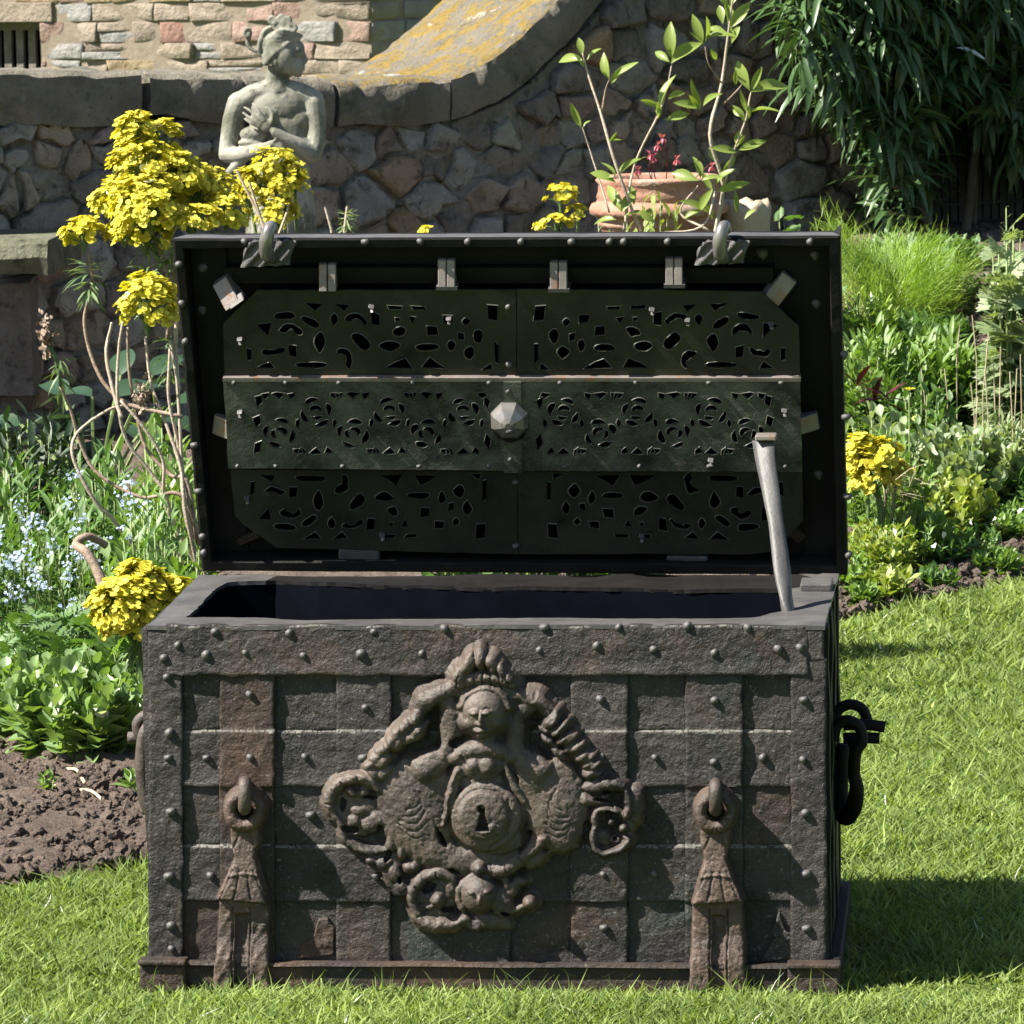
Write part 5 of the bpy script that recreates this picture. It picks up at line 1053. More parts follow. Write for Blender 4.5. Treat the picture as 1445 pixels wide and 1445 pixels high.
T_round = [leaf(1, .78, .05, .22, 5, peak=.6), leaf(1, .70, .2, .25, 5, peak=.6), leaf(.9, .82, -.1, .15, 5, peak=.62)]
T_lance = [leaf(1, .22, .25, .15, 4), leaf(1, .2, .5, .2, 4), leaf(1, .26, .1, .1, 4)]
T_oval = [leaf(1, .42, .2, .15, 4), leaf(1, .38, .4, .2, 4), leaf(1, .46, .05, .1, 3)]
T_narrow = [leaf(1, .11, .35, .1, 4), leaf(1, .1, .7, .1, 4), leaf(1, .13, .15, .1, 3)]
T_pin = [pinnate(8, .12, .42), pinnate(7, .14, .38, .6)]; T_lob = [lobed()]
T_thread = [leaf(1, .028, .2, 0, 2, base=.6), leaf(1, .028, .5, 0, 2, base=.6)]
# ---- spurge: tall yellow flower heads on bare curving stems
def cup():
    V = []; F = []
    for s_ in (0, math.pi):
        pts = [(0, 0, 0)]+[(math.cos(t)*1.0*.9+.45, math.sin(t)*.8, .35+.12*math.cos(t)) for t in np.linspace(-2.1, 2.1, 6)]; o = len(V); c, s = math.cos(s_), math.sin(s_); V += [(x*c-y*s, x*s+y*c, z) for x, y, z in pts]; F += [(o, o+i, o+i+1, o+i+2) for i in (1, 3)]+[(o, o+5, o+6, o+6)]
    return np.array(V, float), np.array([f for f in F if len(set(f)) == 4])
CUP = [cup()]
def head(c, rx, rz, n, parent, ax=None, sz=.0082):
    """domed head: c centre, half width, half height"""
    pos = []; nr = []
    d = RNG.normal(size=(n, 3)); d /= np.linalg.norm(d, axis=1)[:, None]; d[:, 2] = np.where(d[:, 2] < -.45, -d[:, 2], d[:, 2])
    # umbels: cups gathered into small clusters over the head
    k = max(6, n//8); cl = d[:k]; who = RNG.integers(0, k, n); dd = cl[who]+RNG.normal(0, .13, (n, 3)); rad = RNG.uniform(.70, 1.0, n)*(.88+.3*RNG.random(k)[who]); dd /= np.linalg.norm(dd, axis=1)[:, None]
    P = c+dd*rad[:, None]*np.array([rx, rx*.9, rz]); nn = dd+np.array([0, 0, .7]); y = np.cross(nn, RNG.normal(size=(n, 3))); y /= np.linalg.norm(y, axis=1)[:, None]; nn /= np.linalg.norm(nn, axis=1)[:, None]; x = np.cross(y, nn); Mx = np.stack([x, y, nn], -1)*(sz*RNG.uniform(.7, 1.2, n))[:, None, None]
    foliage('flower_head', CUP, P, Mx, M['yellow'], parent)
    L = [tube([c-np.array([0, 0, rz*1.0]), c-np.array([0, 0, rz*.3])+ (c+cl[i]*np.array([rx, rx, rz])*.8-c)*.3, c+cl[i]*np.array([rx, rx, rz])*.88], .0011, 3) for i in range(k)]; V, F = joinvf(L); link('umbel_stalk', mesh_py('umbel_stalk', V, F), M['spurge'], parent)
def whorl(c, n, L, parent, m='spurge', spread=.05, down=0.1):
    t = RNG.random(n); a = RNG.uniform(0, 6.28, n); el = .5-1.1*(1-t)-down; P = c+np.stack([0*t, 0*t, -spread*(1-t)], -1); Dd = np.stack([np.cos(a)*np.cos(el), np.sin(a)*np.cos(el), np.sin(el)], -1); foliage('leaf_whorl', T_narrow, P, frames(Dd)*(L*RNG.uniform(.7, 1.1, n))[:, None, None], M[m], parent)
def spurge():
    Y = 2.5; g = gz(wd(240, Y), Y); t = tag(emp('spurge_plant', (wd(240, Y), Y, g)), 'tall yellow flowering spurge with bare curving stems left of the chest lid', 'spurge')
    k = (Y+6.53)/6729
    H_ = [(192, 190, 30, 34, 0), (232, 200, 28, 30, .05), (200, 232, 45, 34, -.03), (245, 250, 48, 34, .0), (165, 285, 38, 34, .05), (212, 290, 56, 44, -.05), (280, 272, 50, 40, .05), (318, 300, 34, 28, .0), (118, 332, 31, 26, 0), (205, 338, 44, 26, 0), (270, 312, 42, 26, -.05), (208, 432, 44, 46, -.08), (222, 262, 60, 50, .1), (175, 330, 30, 20, .02)]
    for x, y, rx, rz, dy in H_: head(at(x, y, Y+dy)+np.array([0, 0, 0]), rx*k, rz*k, int(rx*rz*.21), t)
    for x, y, n, l in ((125, 372, 46, .05), (212, 375, 60, .05), (245, 330, 60, .05), (238, 480, 40, .04), (205, 300, 60, .05), (290, 330, 40, .05)): whorl(at(x, y, Y), n, l, t, spread=.07)
    S_ = [[(125, 360), (130, 400), (119, 450), (128, 500), (150, 545), (185, 572), (258, 588)], [(158, 455), (150, 500), (162, 560), (172, 590)], [(174, 452), (168, 490), (166, 560), (178, 620), (215, 670), (238, 712)], [(180, 462), (182, 520), (190, 570), (205, 630), (240, 670), (268, 690)], [(205, 475), (213, 540), (235, 600), (255, 660), (262, 720)], [(240, 490), (238, 560), (250, 620), (262, 690)], [(85, 545), (100, 580), (115, 630), (140, 670), (200, 702), (262, 706)], [(175, 572), (150, 580), (110, 610), (102, 640), (118, 680), (140, 715), (165, 740)], [(240, 480), (250, 540), (256, 640), (263, 735)], [(212, 320), (235, 380), (238, 430), (236, 480)], [(288, 330), (262, 400), (248, 470), (252, 560)], [(170, 565), (200, 600), (230, 650), (236, 720)], [(252, 330), (241, 390), (232, 345)]]
    base = np.array([wd(262, Y+.1), Y+.1, g])
    for i, s_ in enumerate(S_[:-1]):
        P = [at(x, y, Y+.02*math.sin(i*2.1+j*.7)) for j, (x, y) in enumerate(s_)]
        if s_[-1][1] > 660: P.append(P[-1]*.4+base*.6+np.array([.02*i, 0, 0])*.3); P.append(base+np.array([random.uniform(-.05, .05), 0, 0]))
        P = smooth_path(P, 6); V, F = tube(P, np.linspace(.0027, .0044, len(P)), 8, wob=.3, seed=i); link('stem', mesh_py('stem', V, F, True), M['stem_pale'] if i % 3 else M['stem_red'], t)
    # faded head on the leftmost stem
    whorl(at(85, 505, Y), 34, .042, t, spread=.07, down=.4); Q = at(66, 476, Y); P = Q+RNG.normal(0, 1, (70, 3))*np.array([.008, .008, .018]); foliage('dead_flower_head', CUP, P, rand_rot(70)*.006, M['stem_red'], t); V, F = tube(smooth_path([at(68, 486, Y), at(78, 505, Y), at(86, 545, Y)], 4), .004, 6); link('stem', mesh_py('stem', V, F, True), M['spurge'], t)
    P = at(200, 560, Y)+RNG.normal(0, 1, (50, 3))*np.array([.008, .008, .018]); foliage('dead_flower_head', CUP, P, rand_rot(50)*.006, M['stem_red'], t)
    # thick bent old stem low down
    P = smooth_path([at(150, 770, 2.1), at(125, 757, 2.08), at(107, 768, 2.06), at(122, 780, 2.04), at(137, 805, 2.03), at(146, 830, 2.02)], 6); V, F = tube(P, np.linspace(.007, .010, len(P)), 8, wob=.2); link('bent_stem', mesh_py('bent_stem', V, F, True), M['stem_red'], t)
    # low head by the chest corner
    Y = 1.35; k = (Y+6.53)/6729; g = gz(wd(200, Y), Y); t = tag(emp('spurge_plant', (wd(205, Y), Y, g)), 'low yellow spurge flower head touching the left rear corner of the open box', 'spurge', None)
    for x, y, rx, rz, dy in ((190, 850, 56, 50, 0), (165, 860, 40, 38, -.02), (215, 838, 42, 34, .03), (195, 815, 30, 26, 0), (258, 828, 18, 14, .02), (190, 885, 50, 28, 0)): head(at(x, y, Y+dy), rx*k, rz*k, int(rx*rz*.26), t, sz=.0078)
    c = at(195, 885, Y); V, F = tube([c, c*.5+np.array([c[0]+.02, Y+.05, g])*.5, (c[0]+.02, Y+.05, g)], .006, 6); link('stem', mesh_py('stem', V, F), M['spurge'], t); whorl(c, 30, .05, t, spread=.05, down=.3)
    def small(px, py, Y, hs, label, n=.2, st=True, sz=.008):
        k = (Y+6.53)/6729; x = wd(px, Y); g = gz(x, Y); t = tag(emp('spurge_plant', (x, Y, g)), label, 'spurge')
        for hx, hy, rx, rz in hs:
            c = at(hx, hy, Y); head(c, rx*k, rz*k, int(rx*rz*n)+14, t, sz=sz); b = np.array([x+random.uniform(-.03, .03), Y+.02, g]); V, F = tube(smooth_path([c, c*.6+b*.4+np.array([.01, 0, .02]), b], 4), .004, 6, wob=.2); link('stem', mesh_py('stem', V, F), M['spurge'], t)
        return t, k
    t, k = small(400, 300, 4.6, [(385, 232, 34, 26), (372, 262, 34, 30), (402, 262, 34, 32), (390, 300, 36, 30), (350, 268, 22, 30), (415, 245, 20, 20)], 'yellow spurge flowering in front of the statue', .19); whorl(at(392, 330, 4.6), 60, .07, t, spread=.1)
    for q in ((352, 258, 375, 330), (334, 240, 384, 340), (405, 300, 388, 345)): V, F = tube([at(q[0], q[1], 4.5), at(q[2], q[3], 4.5)], .0035, 6); link('stem', mesh_py('stem', V, F), M['straw'], t)
    small(800, 310, 4.6, [(790, 276, 24, 17), (784, 316, 30, 12), (605, 326, 14, 6), (815, 300, 16, 12)], 'small yellow spurge peeping over the lid left of the terracotta pot', .3)
    t, k = small(1232, 655, 4.0, [(1222, 655, 32, 34), (1248, 645, 30, 26), (1215, 630, 22, 18), (1262, 665, 20, 20), (1235, 680, 36, 22)], 'yellow spurge flowers right of the open lid', .17, sz=.0105)
    # straw tuft beside it
    n = 90; P = np.tile(at(1262, 690, 3.98), (n, 1))+RNG.normal(0, .02, (n, 3)); a = RNG.normal(.4, .9, n); Dd = np.stack([np.cos(a), RNG.normal(0, .3, n), np.sin(a)], -1); foliage('dry_leaves', T_thread, P, frames(Dd)*RNG.uniform(.04, .09, n)[:, None, None], M['straw'], t)
    # leafy tip over the lid at 490 and 460
    Y = 4.4; t = tag(emp('spurge_shoot', (wd(488, Y), Y, gz(wd(488, Y), Y))), 'pale spurge shoot standing above the middle of the lid before the wall', 'plant'); c = at(490, 300, Y); whorl(c, 46, .03, t, 'grey', .03, -.2); whorl(at(487, 318, Y), 40, .035, t, 'grey', .04, .2)
    for a, b in ((490, 488), (459, 470)): V, F = tube([at(a, 292, Y), at(b-2, 325, Y), (wd(b, Y), Y, gz(wd(b, Y), Y))], .0035, 6); link('stem', mesh_py('stem', V, F), M['stem_pale'], t)
spurge()
# ---- left bed
rosettes(108, 1.75, 915, 112, 80, 12, .058, T_round, 'sedum', 'broad clump of fleshy rounded green leaves at the lawn edge left of the chest', 'stonecrop', tilt=(-.1, 1.25), parts=300, ry=.16, name='stonecrop', flat=.55)
rosettes(20, 1.95, 925, 70, 40, 12, .055, T_round, 'sedum', 'smaller fleshy leaved clump at the far left edge of the lawn bed', 'stonecrop', tilt=(-.1, 1.25), ry=.14, name='stonecrop', flat=.55)
rosettes(60, 2.3, 830, 110, 34, 9, .15, T_pin, 'mid', 'ferny toothed dark green foliage behind the stonecrop', 'plant', tilt=(0, .8), ry=.3, name='ferny_plant', zlow=.08)
rosettes(180, 2.15, 860, 70, 26, 8, .10, T_lob, 'fresh', 'jagged green leaves behind the low yellow spurge head', 'plant', tilt=(0, 1), ry=.2, name='cut_leaved_plant', zlow=.08)
rosettes(235, 2.75, 640, 75, 70, 15, .085, T_lance, 'fresh', 'bushy bright green narrow leaved plant under the spurge stems', 'plant', tilt=(0, 1.2), ry=.25, name='leafy_plant', zlow=.08)
rosettes(150, 3.2, 620, 90, 55, 14, .10, T_lance, 'mid', 'tall green lance leaved plant in front of the broad dark leaves', 'plant', tilt=(.1, 1.2), ry=.3, name='leafy_plant', zlow=.08)
rosettes(70, 2.9, 715, 110, 70, 14, .07, T_lance, 'mid', 'dense dark green foliage under the blue forget me nots', 'plant', tilt=(0, 1.1), ry=.3, name='leafy_plant', zlow=.08)
rosettes(180, 2.35, 740, 70, 50, 12, .08, T_oval, 'fresh', 'fresh green foliage beside the bent old spurge stem', 'plant', tilt=(0, 1.1), ry=.2, name='leafy_plant', zlow=.08)
rosettes(255, 1.9, 740, 40, 26, 10, .075, T_oval, 'fresh', 'green shoots close behind the left rear corner of the chest', 'plant', tilt=(0, 1.1), ry=.15, name='leafy_plant', zlow=.08)
rosettes(-70, 2.6, 700, 90, 50, 14, .08, T_lance, 'mid', 'dark green foliage at the far left end of the bed', 'plant', tilt=(0, 1.1), ry=.3, name='leafy_plant', zlow=.08)
def forgetmenot():
    fl = []; 
    for q in range(5): a = q*2*math.pi/5; fl.append((math.cos(a), math.sin(a)))
    V = [(0, 0, 0)]; F = []
    for cx, cy in fl: o = len(V); V += [(cx*.3-cy*.3, cy*.3+cx*.3, .05), (cx*1.0-cy*.35, cy*1.0+cx*.35, .1), (cx*1.0+cy*.35, cy*1.0-cx*.35, .1), (cx*.3+cy*.3, cy*.3-cx*.3, .05)]; F.append((o, o+1, o+2, o+3))
    FL = [(np.array(V), np.array(F))]; C_ = [(95, 690), (110, 735), (60, 738), (30, 770), (15, 800), (80, 785), (120, 800), (60, 830), (20, 850), (100, 850), (180, 705), (40, 715), (130, 870), (10, 745), (45, 880), (172, 690), (190, 735), (5, 815), (35, 800), (90, 820), (8, 775), (50, 770), (110, 760), (28, 825)]
    t = tag(emp('forget_me_nots', (wd(70, 2.5), 2.5, gz(wd(70, 2.5), 2.5))), 'drift of small pale blue forget me nots at the left edge', 'flowers'); P = []; L = []
    for x, y in C_:
        Y = 2.45+random.uniform(-.1, .15); 
        for s in range(2): c = at(x+random.gauss(0, 14), y+random.gauss(0, 11), Y-.05); n = 12; P.append(c+RNG.normal(0, .0075, (n, 3))); b = np.array([c[0]+random.gauss(0, .03), Y+.05, gz(c[0], Y)]); L.append(tube([c, (c+b)/2+np.array([0, 0, .03]), b], .0011, 3))
    P = np.vstack(P); n = len(P); nn = RNG.normal(0, .5, (n, 3))+np.array([-.2, -.6, .8]); nn /= np.linalg.norm(nn, axis=1)[:, None]; y = np.cross(nn, RNG.normal(size=(n, 3))); y /= np.linalg.norm(y, axis=1)[:, None]; Mx = np.stack([np.cross(y, nn), y, nn], -1)*RNG.uniform(.0028, .0042, n)[:, None, None]
    foliage('flowers', FL, P, Mx, M['blue'], t)['kind'] = 'stuff'; V, F = joinvf(L); o = link('stalks', mesh_py('stalks', V, F), M['stem_green'], t); o['kind'] = 'stuff'
forgetmenot()
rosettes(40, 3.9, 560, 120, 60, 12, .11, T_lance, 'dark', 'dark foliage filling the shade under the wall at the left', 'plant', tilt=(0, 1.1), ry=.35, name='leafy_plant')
rosettes(20, 3.3, 640, 90, 60, 14, .09, T_lance, 'mid', 'leafy green plant behind the forget me nots at the left edge', 'plant', tilt=(0, 1.1), ry=.3, name='leafy_plant')
rosettes(225, 3.0, 560, 60, 40, 14, .09, T_lance, 'fresh', 'fresh green leaves among the spurge stems close to the lid', 'plant', tilt=(0, 1.2), ry=.2, name='leafy_plant')
rosettes(210, 2.3, 690, 60, 45, 12, .07, T_lance, 'mid', 'green leafy stems just above the low yellow spurge head', 'plant', tilt=(0, 1.1), ry=.15, name='leafy_plant')
rosettes(690, 2.3, 352, 110, 46, 10, .09, T_oval, 'mid', 'leafy shrub directly behind the middle of the chest', 'shrub', tilt=(0, 1.1), ry=.12, name='loose_shrub', srad=.003)
rosettes(850, 2.8, 350, 120, 50, 10, .09, T_oval, 'mid', 'loose leafy shrub standing behind the raised lid', 'shrub', tilt=(0, 1.1), ry=.12, name='loose_shrub', srad=.003)
# broad dark leaves at the foot of the wall
def bigleaves():
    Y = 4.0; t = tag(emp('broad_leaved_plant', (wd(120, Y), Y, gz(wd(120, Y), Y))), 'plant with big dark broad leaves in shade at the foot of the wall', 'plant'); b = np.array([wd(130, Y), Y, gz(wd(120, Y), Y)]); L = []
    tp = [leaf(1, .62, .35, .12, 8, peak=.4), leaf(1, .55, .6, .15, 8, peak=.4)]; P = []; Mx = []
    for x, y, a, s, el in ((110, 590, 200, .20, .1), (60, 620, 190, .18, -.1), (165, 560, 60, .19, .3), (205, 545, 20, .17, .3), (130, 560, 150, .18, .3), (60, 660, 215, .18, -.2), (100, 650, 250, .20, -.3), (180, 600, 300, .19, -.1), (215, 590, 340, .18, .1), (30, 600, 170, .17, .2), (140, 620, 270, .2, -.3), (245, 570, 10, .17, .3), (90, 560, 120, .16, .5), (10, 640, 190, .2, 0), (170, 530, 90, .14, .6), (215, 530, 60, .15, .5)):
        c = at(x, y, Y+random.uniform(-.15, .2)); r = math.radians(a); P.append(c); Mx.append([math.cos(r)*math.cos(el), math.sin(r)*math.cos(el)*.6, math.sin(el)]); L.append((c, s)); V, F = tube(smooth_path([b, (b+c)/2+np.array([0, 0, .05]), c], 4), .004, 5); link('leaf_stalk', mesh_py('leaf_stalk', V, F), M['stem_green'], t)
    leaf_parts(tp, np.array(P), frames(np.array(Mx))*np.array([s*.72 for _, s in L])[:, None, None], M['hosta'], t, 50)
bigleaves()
def weed(px, py, Y, L, label, n=5, m='fresh', T=T_oval, k=7): return rosettes(px, Y, py, 12, n, k, L, T, m, label, 'weed', tilt=(0, 1.1), ry=.02, name='weed', srad=.0012, zlow=.08)
weed(150/2.89, 1105, 1.35, .03, 'small weed seedling on the bare soil at the left', 6); weed(178, 1072, 1.35, .045, 'small leafy seedling on the soil beside the left handle of the chest', 4)
for i, (a, b, c, d) in enumerate(((68, 1112, 110, 1118), (108, 1115, 150, 1135), (140, 1070, 165, 1078), (95, 1085, 120, 1105))):
    p, q = onz(a, b, .03), onz(c, d, .03); V, F = tube(smooth_path([p, (p+q)/2+np.array([0, .01, .008]), q], 4), .003, 6, wob=.3); tag(link('twig', mesh_py('twig', V, F, True), M['straw']), ('pale twig lying across the soil below the stonecrop', 'short curved twig on the soil nearest the chest', 'short dry stick at the foot of the stonecrop clump', 'thin stick slanting over the shaded soil')[i], 'twig')
# ---- right bed
def fennel():
    Y = 5.9; x = wd(1275, Y); g = gz(x, Y); t = tag(emp('fennel', (x, Y, g)), 'bright yellow green feathery fennel right of the lid', 'fennel'); P, Dd, Ls = [], [], []; L = []
    b = np.array([x-.02, Y, g]); fr = [(1200, 385), (1215, 350), (1245, 365), (1270, 340), (1300, 352), (1310, 345), (1345, 362), (1372, 370), (1365, 400), (1335, 410), (1230, 395), (1260, 400), (1300, 395), (1215, 430), (1250, 440), (1290, 440), (1330, 440), (1355, 430), (1192, 410), (1195, 370), (1180, 330), (1168, 312), (1190, 345), (1320, 380), (1280, 370), (1240, 420), (1310, 420), (1205, 460), (1270, 460)]
    for fx, fy in fr:
        c = at(fx, fy, Y+random.uniform(-.25, .25)); e = c; s_ = b*.5+c*.5+np.array([0, 0, -.02]); path = smooth_path([b, s_, c], 6); L.append(tube(path, np.linspace(.003, .001, len(path)), 4))
        ax = c-s_; ax /= np.linalg.norm(ax)
        for j in range(420):
            f_ = random.random(); p = s_*(1-f_)+c*f_+RNG.normal(0, .024, 3); d = ax*1.1+RNG.normal(0, .45, 3)+np.array([.15, 0, .15]); P.append(p); Dd.append(d); Ls.append(random.uniform(.025, .06))
    foliage('fronds', T_thread, np.array(P), frames(np.array(Dd))*np.array(Ls)[:, None, None]*np.array([1, 1.6, 1]), M['fennel'], t)['kind'] = 'stuff'; V, F = joinvf(L); link('stem', mesh_py('stem', V, F), M['stem_green'], t)
fennel()
def rb(px, Y, py, r, n, k, L, T, m, label, **kw): return rosettes(px, Y, py, r, n, k, L, T, m, label, kw.pop('cat', 'plant'), ry=kw.pop('ry', .2), **kw)
rb(1235, 5.1, 445, 70, 60, 16, .10, T_lance, 'fresh', 'bright green lance leaved clump below the fennel', zlow=.08, tilt=(.1, 1.2), parts=220, name='lance_leaved_plant')
rb(1330, 5.2, 455, 60, 50, 16, .10, T_lance, 'fresh', 'right hand lance leaved clump below the fennel', zlow=.08, tilt=(.1, 1.2), name='lance_leaved_plant')
rb(1235, 4.5, 560, 75, 34, 13, .055, T_round, 'grey', 'grey green stonecrop right of the lid above the yellow spurge', tilt=(0, 1.2), name='stonecrop', cat='stonecrop', parts=150)
rb(1350, 4.6, 590, 90, 60, 13, .055, T_round, 'grey', 'grey green rounded leaved clump right of the yellow spurge', tilt=(0, 1.2), name='stonecrop', cat='stonecrop', parts=150)
rb(1440, 4.9, 560, 70, 50, 13, .06, T_lance, 'grey', 'greyish narrow leaved plant at the right edge among dead stalks', zlow=.08)
rb(1330, 4.35, 660, 80, 60, 12, .050, T_round, 'yellowgreen', 'yellow green clump in the middle of the right bed', tilt=(0, 1.2))
rb(1430, 4.65, 650, 70, 50, 12, .055, T_oval, 'mid', 'mid green clump at the right edge of the bed', tilt=(0, 1.2))
rb(1245, 3.95, 725, 62, 60, 12, .048, T_oval, 'yellowgreen', 'light green foliage below the yellow spurge on the right', tilt=(0, 1.2), ry=.14)
rb(1340, 4.15, 735, 75, 80, 12, .036, T_oval, 'mid', 'low small leaved ground cover in the right bed', tilt=(0, 1.2), ry=.2)
rb(1425, 4.4, 715, 60, 60, 12, .04, T_oval, 'fresh', 'low green ground cover at the right edge by the lawn', tilt=(0, 1.2), ry=.2)
rb(1250, 3.72, 790, 38, 16, 10, .055, T_oval, 'yellowgreen', 'leafy seedlings at the lawn edge right of the chest', tilt=(0, 1.2), ry=.08)
rb(1205, 3.75, 775, 25, 22, 10, .045, T_oval, 'fresh', 'green shoots close to the right side of the lid', tilt=(0, 1.2), ry=.1)
rb(1300, 4.8, 530, 60, 44, 12, .06, T_oval, 'mid', 'mid green foliage behind the yellow daisy', tilt=(0, 1.2), ry=.2)
rb(1395, 5.2, 500, 60, 40, 12, .07, T_lance, 'mid', 'dark green stems behind the dead stalks', tilt=(0, 1.2), ry=.2, zlow=.08)
rb(1425, 5.0, 300, 34, 16, 13, .085, T_lob, 'grey', 'tall pale plant with cut leaves at the right edge', zlow=.08, tilt=(-.2, .9), ry=.14, name='cut_leaved_plant', parts=208, srad=.003)
rb(1480, 5.2, 330, 40, 16, 13, .085, T_lob, 'grey', 'second pale cut leaved plant beyond the right edge', zlow=.08, tilt=(-.2, .9), ry=.14, name='cut_leaved_plant', srad=.003)
rb(1425, 5.3, 232, 22, 6, 34, .035, T_narrow, 'grey', 'thin upright grey stems rising at the right edge', zlow=.08, tilt=(.1, .9), ry=.06, srad=.002)
rb(1255, 4.3, 600, 70, 60, 13, .05, T_oval, 'fresh', 'fresh green leaves between the lid and the yellow spurge', ry=.15)
rb(1395, 4.75, 600, 70, 70, 13, .055, T_oval, 'grey', 'pale oval leaved clump among the dead stalks', ry=.2)
rb(1290, 4.05, 700, 60, 60, 12, .045, T_oval, 'fresh', 'fresh green seedlings in front of the straw tuft', ry=.12)
rb(1290, 5.7, 440, 90, 60, 14, .09, T_lance, 'mid', 'mid green leaves at the foot of the fennel', ry=.2)
rb(1290, 6.3, 385, 110, 30, 10, .10, T_pin, 'mid', 'dark ferny foliage between the fennel and the climber', zlow=.08, ry=.3)
rb(1120, 5.5, 285, 60, 30, 9, .12, T_pin, 'mid', 'dark green ferny leaves beside the terracotta pot', zlow=.08, ry=.15, tilt=(.0, .8))
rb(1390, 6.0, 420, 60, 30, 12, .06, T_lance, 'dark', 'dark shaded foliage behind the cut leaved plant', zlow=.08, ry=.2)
rb(700, 5.0, 420, 120, 30, 9, .10, T_lance, 'mid', 'green foliage hidden behind the raised lid', zlow=.08, ry=.3)
rb(1400, 4.05, 780, 50, 34, 11, .04, T_oval, 'fresh', 'low green seedlings along the lawn edge at the far right', ry=.06)
rb(1320, 3.85, 800, 34, 18, 11, .04, T_oval, 'mid', 'small leafy tufts on the soil strip by the lawn', ry=.05)
rb(1215, 3.62, 815, 20, 10, 10, .05, T_oval, 'fresh', 'leafy seedling at the lawn edge close to the chest', ry=.04)
rb(1220, 5.6, 400, 50, 50, 14, .09, T_narrow, 'fennel', 'yellow green feathery tuft touching the right edge of the lid', ry=.15)
# dark red leaves and a yellow daisy
Y = 4.6; t = tag(emp('red_leaved_plant', (wd(1250, Y), Y, gz(wd(1250, Y), Y))), 'dark wine red leaves beside the lid near the yellow daisy', 'plant'); M['wine'] = leafmat('leaf_wine', [(.05, .008, .012), (.12, .02, .03), (.08, .01, .02)], .2, .35)
leaf_parts(T_lance, np.array([at(1245, 565, Y-.15)]*7+[at(1205, 545, Y-.15)]*3)+RNG.normal(0, .008, (10, 3)), frames(np.array([(math.cos(a), -.2, math.sin(a)) for a in (.3, .9, 1.5, 2.6, 3.0, 2.2, -.2, 1.2, 2.0, .6)]))*.075, M['wine'], t, 20)
t = tag(emp('yellow_daisy', (wd(1283, 4.3), 4.3, gz(wd(1283, 4.3), 4.3))), 'single yellow daisy on a thin stalk in the right bed', 'flower'); c = at(1283, 551, 4.3); b = np.array([c[0], 4.3, gz(c[0], 4.3)]); V, F = tube([c, b], .002, 5); link('stalk', mesh_py('stalk', V, F), M['stem_green'], t)
leaf_parts([leaf(1, .4, .1, .1, 2)], np.array([c]*12), frames(np.array([(math.cos(a), math.sin(a)*.8, .45) for a in np.linspace(0, 6.28, 13)[:-1]]))*.017, M['yellow'], t, 12, 'petal')
# dead stalks
t = tag(emp('dead_stalks', (wd(1400, 4.8), 4.8, gz(wd(1400, 4.8), 4.8))), 'bunch of bare straw coloured dead stalks in the right bed', 'dead stalks')
for x, y0, y1, dx in ((1300, 520, 590, 8), (1333, 520, 560, 4), (1326, 545, 580, -6), (1390, 520, 600, 5), (1402, 510, 610, 3), (1412, 490, 605, -2), (1425, 525, 600, 4), (1435, 520, 590, -3), (1370, 540, 600, 6), (1395, 470, 560, -8), (1440, 500, 600, 2), (1298, 650, 700, 4), (1380, 560, 620, -5), (1372, 445, 505, 6), (1355, 455, 500, -5)):
    Y = random.uniform(4.6, 4.9); a, b = at(x, y0, Y), at(x+dx, y1, Y); b2 = np.array([b[0], Y, min(b[2], gz(b[0], Y))]); V, F = tube([a, b, b2], .0014, 6, wob=.2); link('stalk', mesh_py('stalk', V, F), M['straw'], t)
# white petals / pale litter on ground cover
pt = tag(emp('fallen_petals', tuple(at(1368, 738, 4.0))), 'few white fallen petals on the low ground cover', 'petals'); leaf_parts([leaf(1, .8, .2, .2, 3)], np.vstack([at(x, y, Yy) for x, y, Yy in ((1368, 738, 4.0), (1400, 735, 4.1), (1330, 750, 3.95), (1318, 768, 3.9), (1437, 725, 4.2), (1408, 742, 4.1), (1260, 745, 3.7))]), rand_rot(7)*.018, mat('white_petal', (.6, .6, .55)), pt, 20, 'petal')
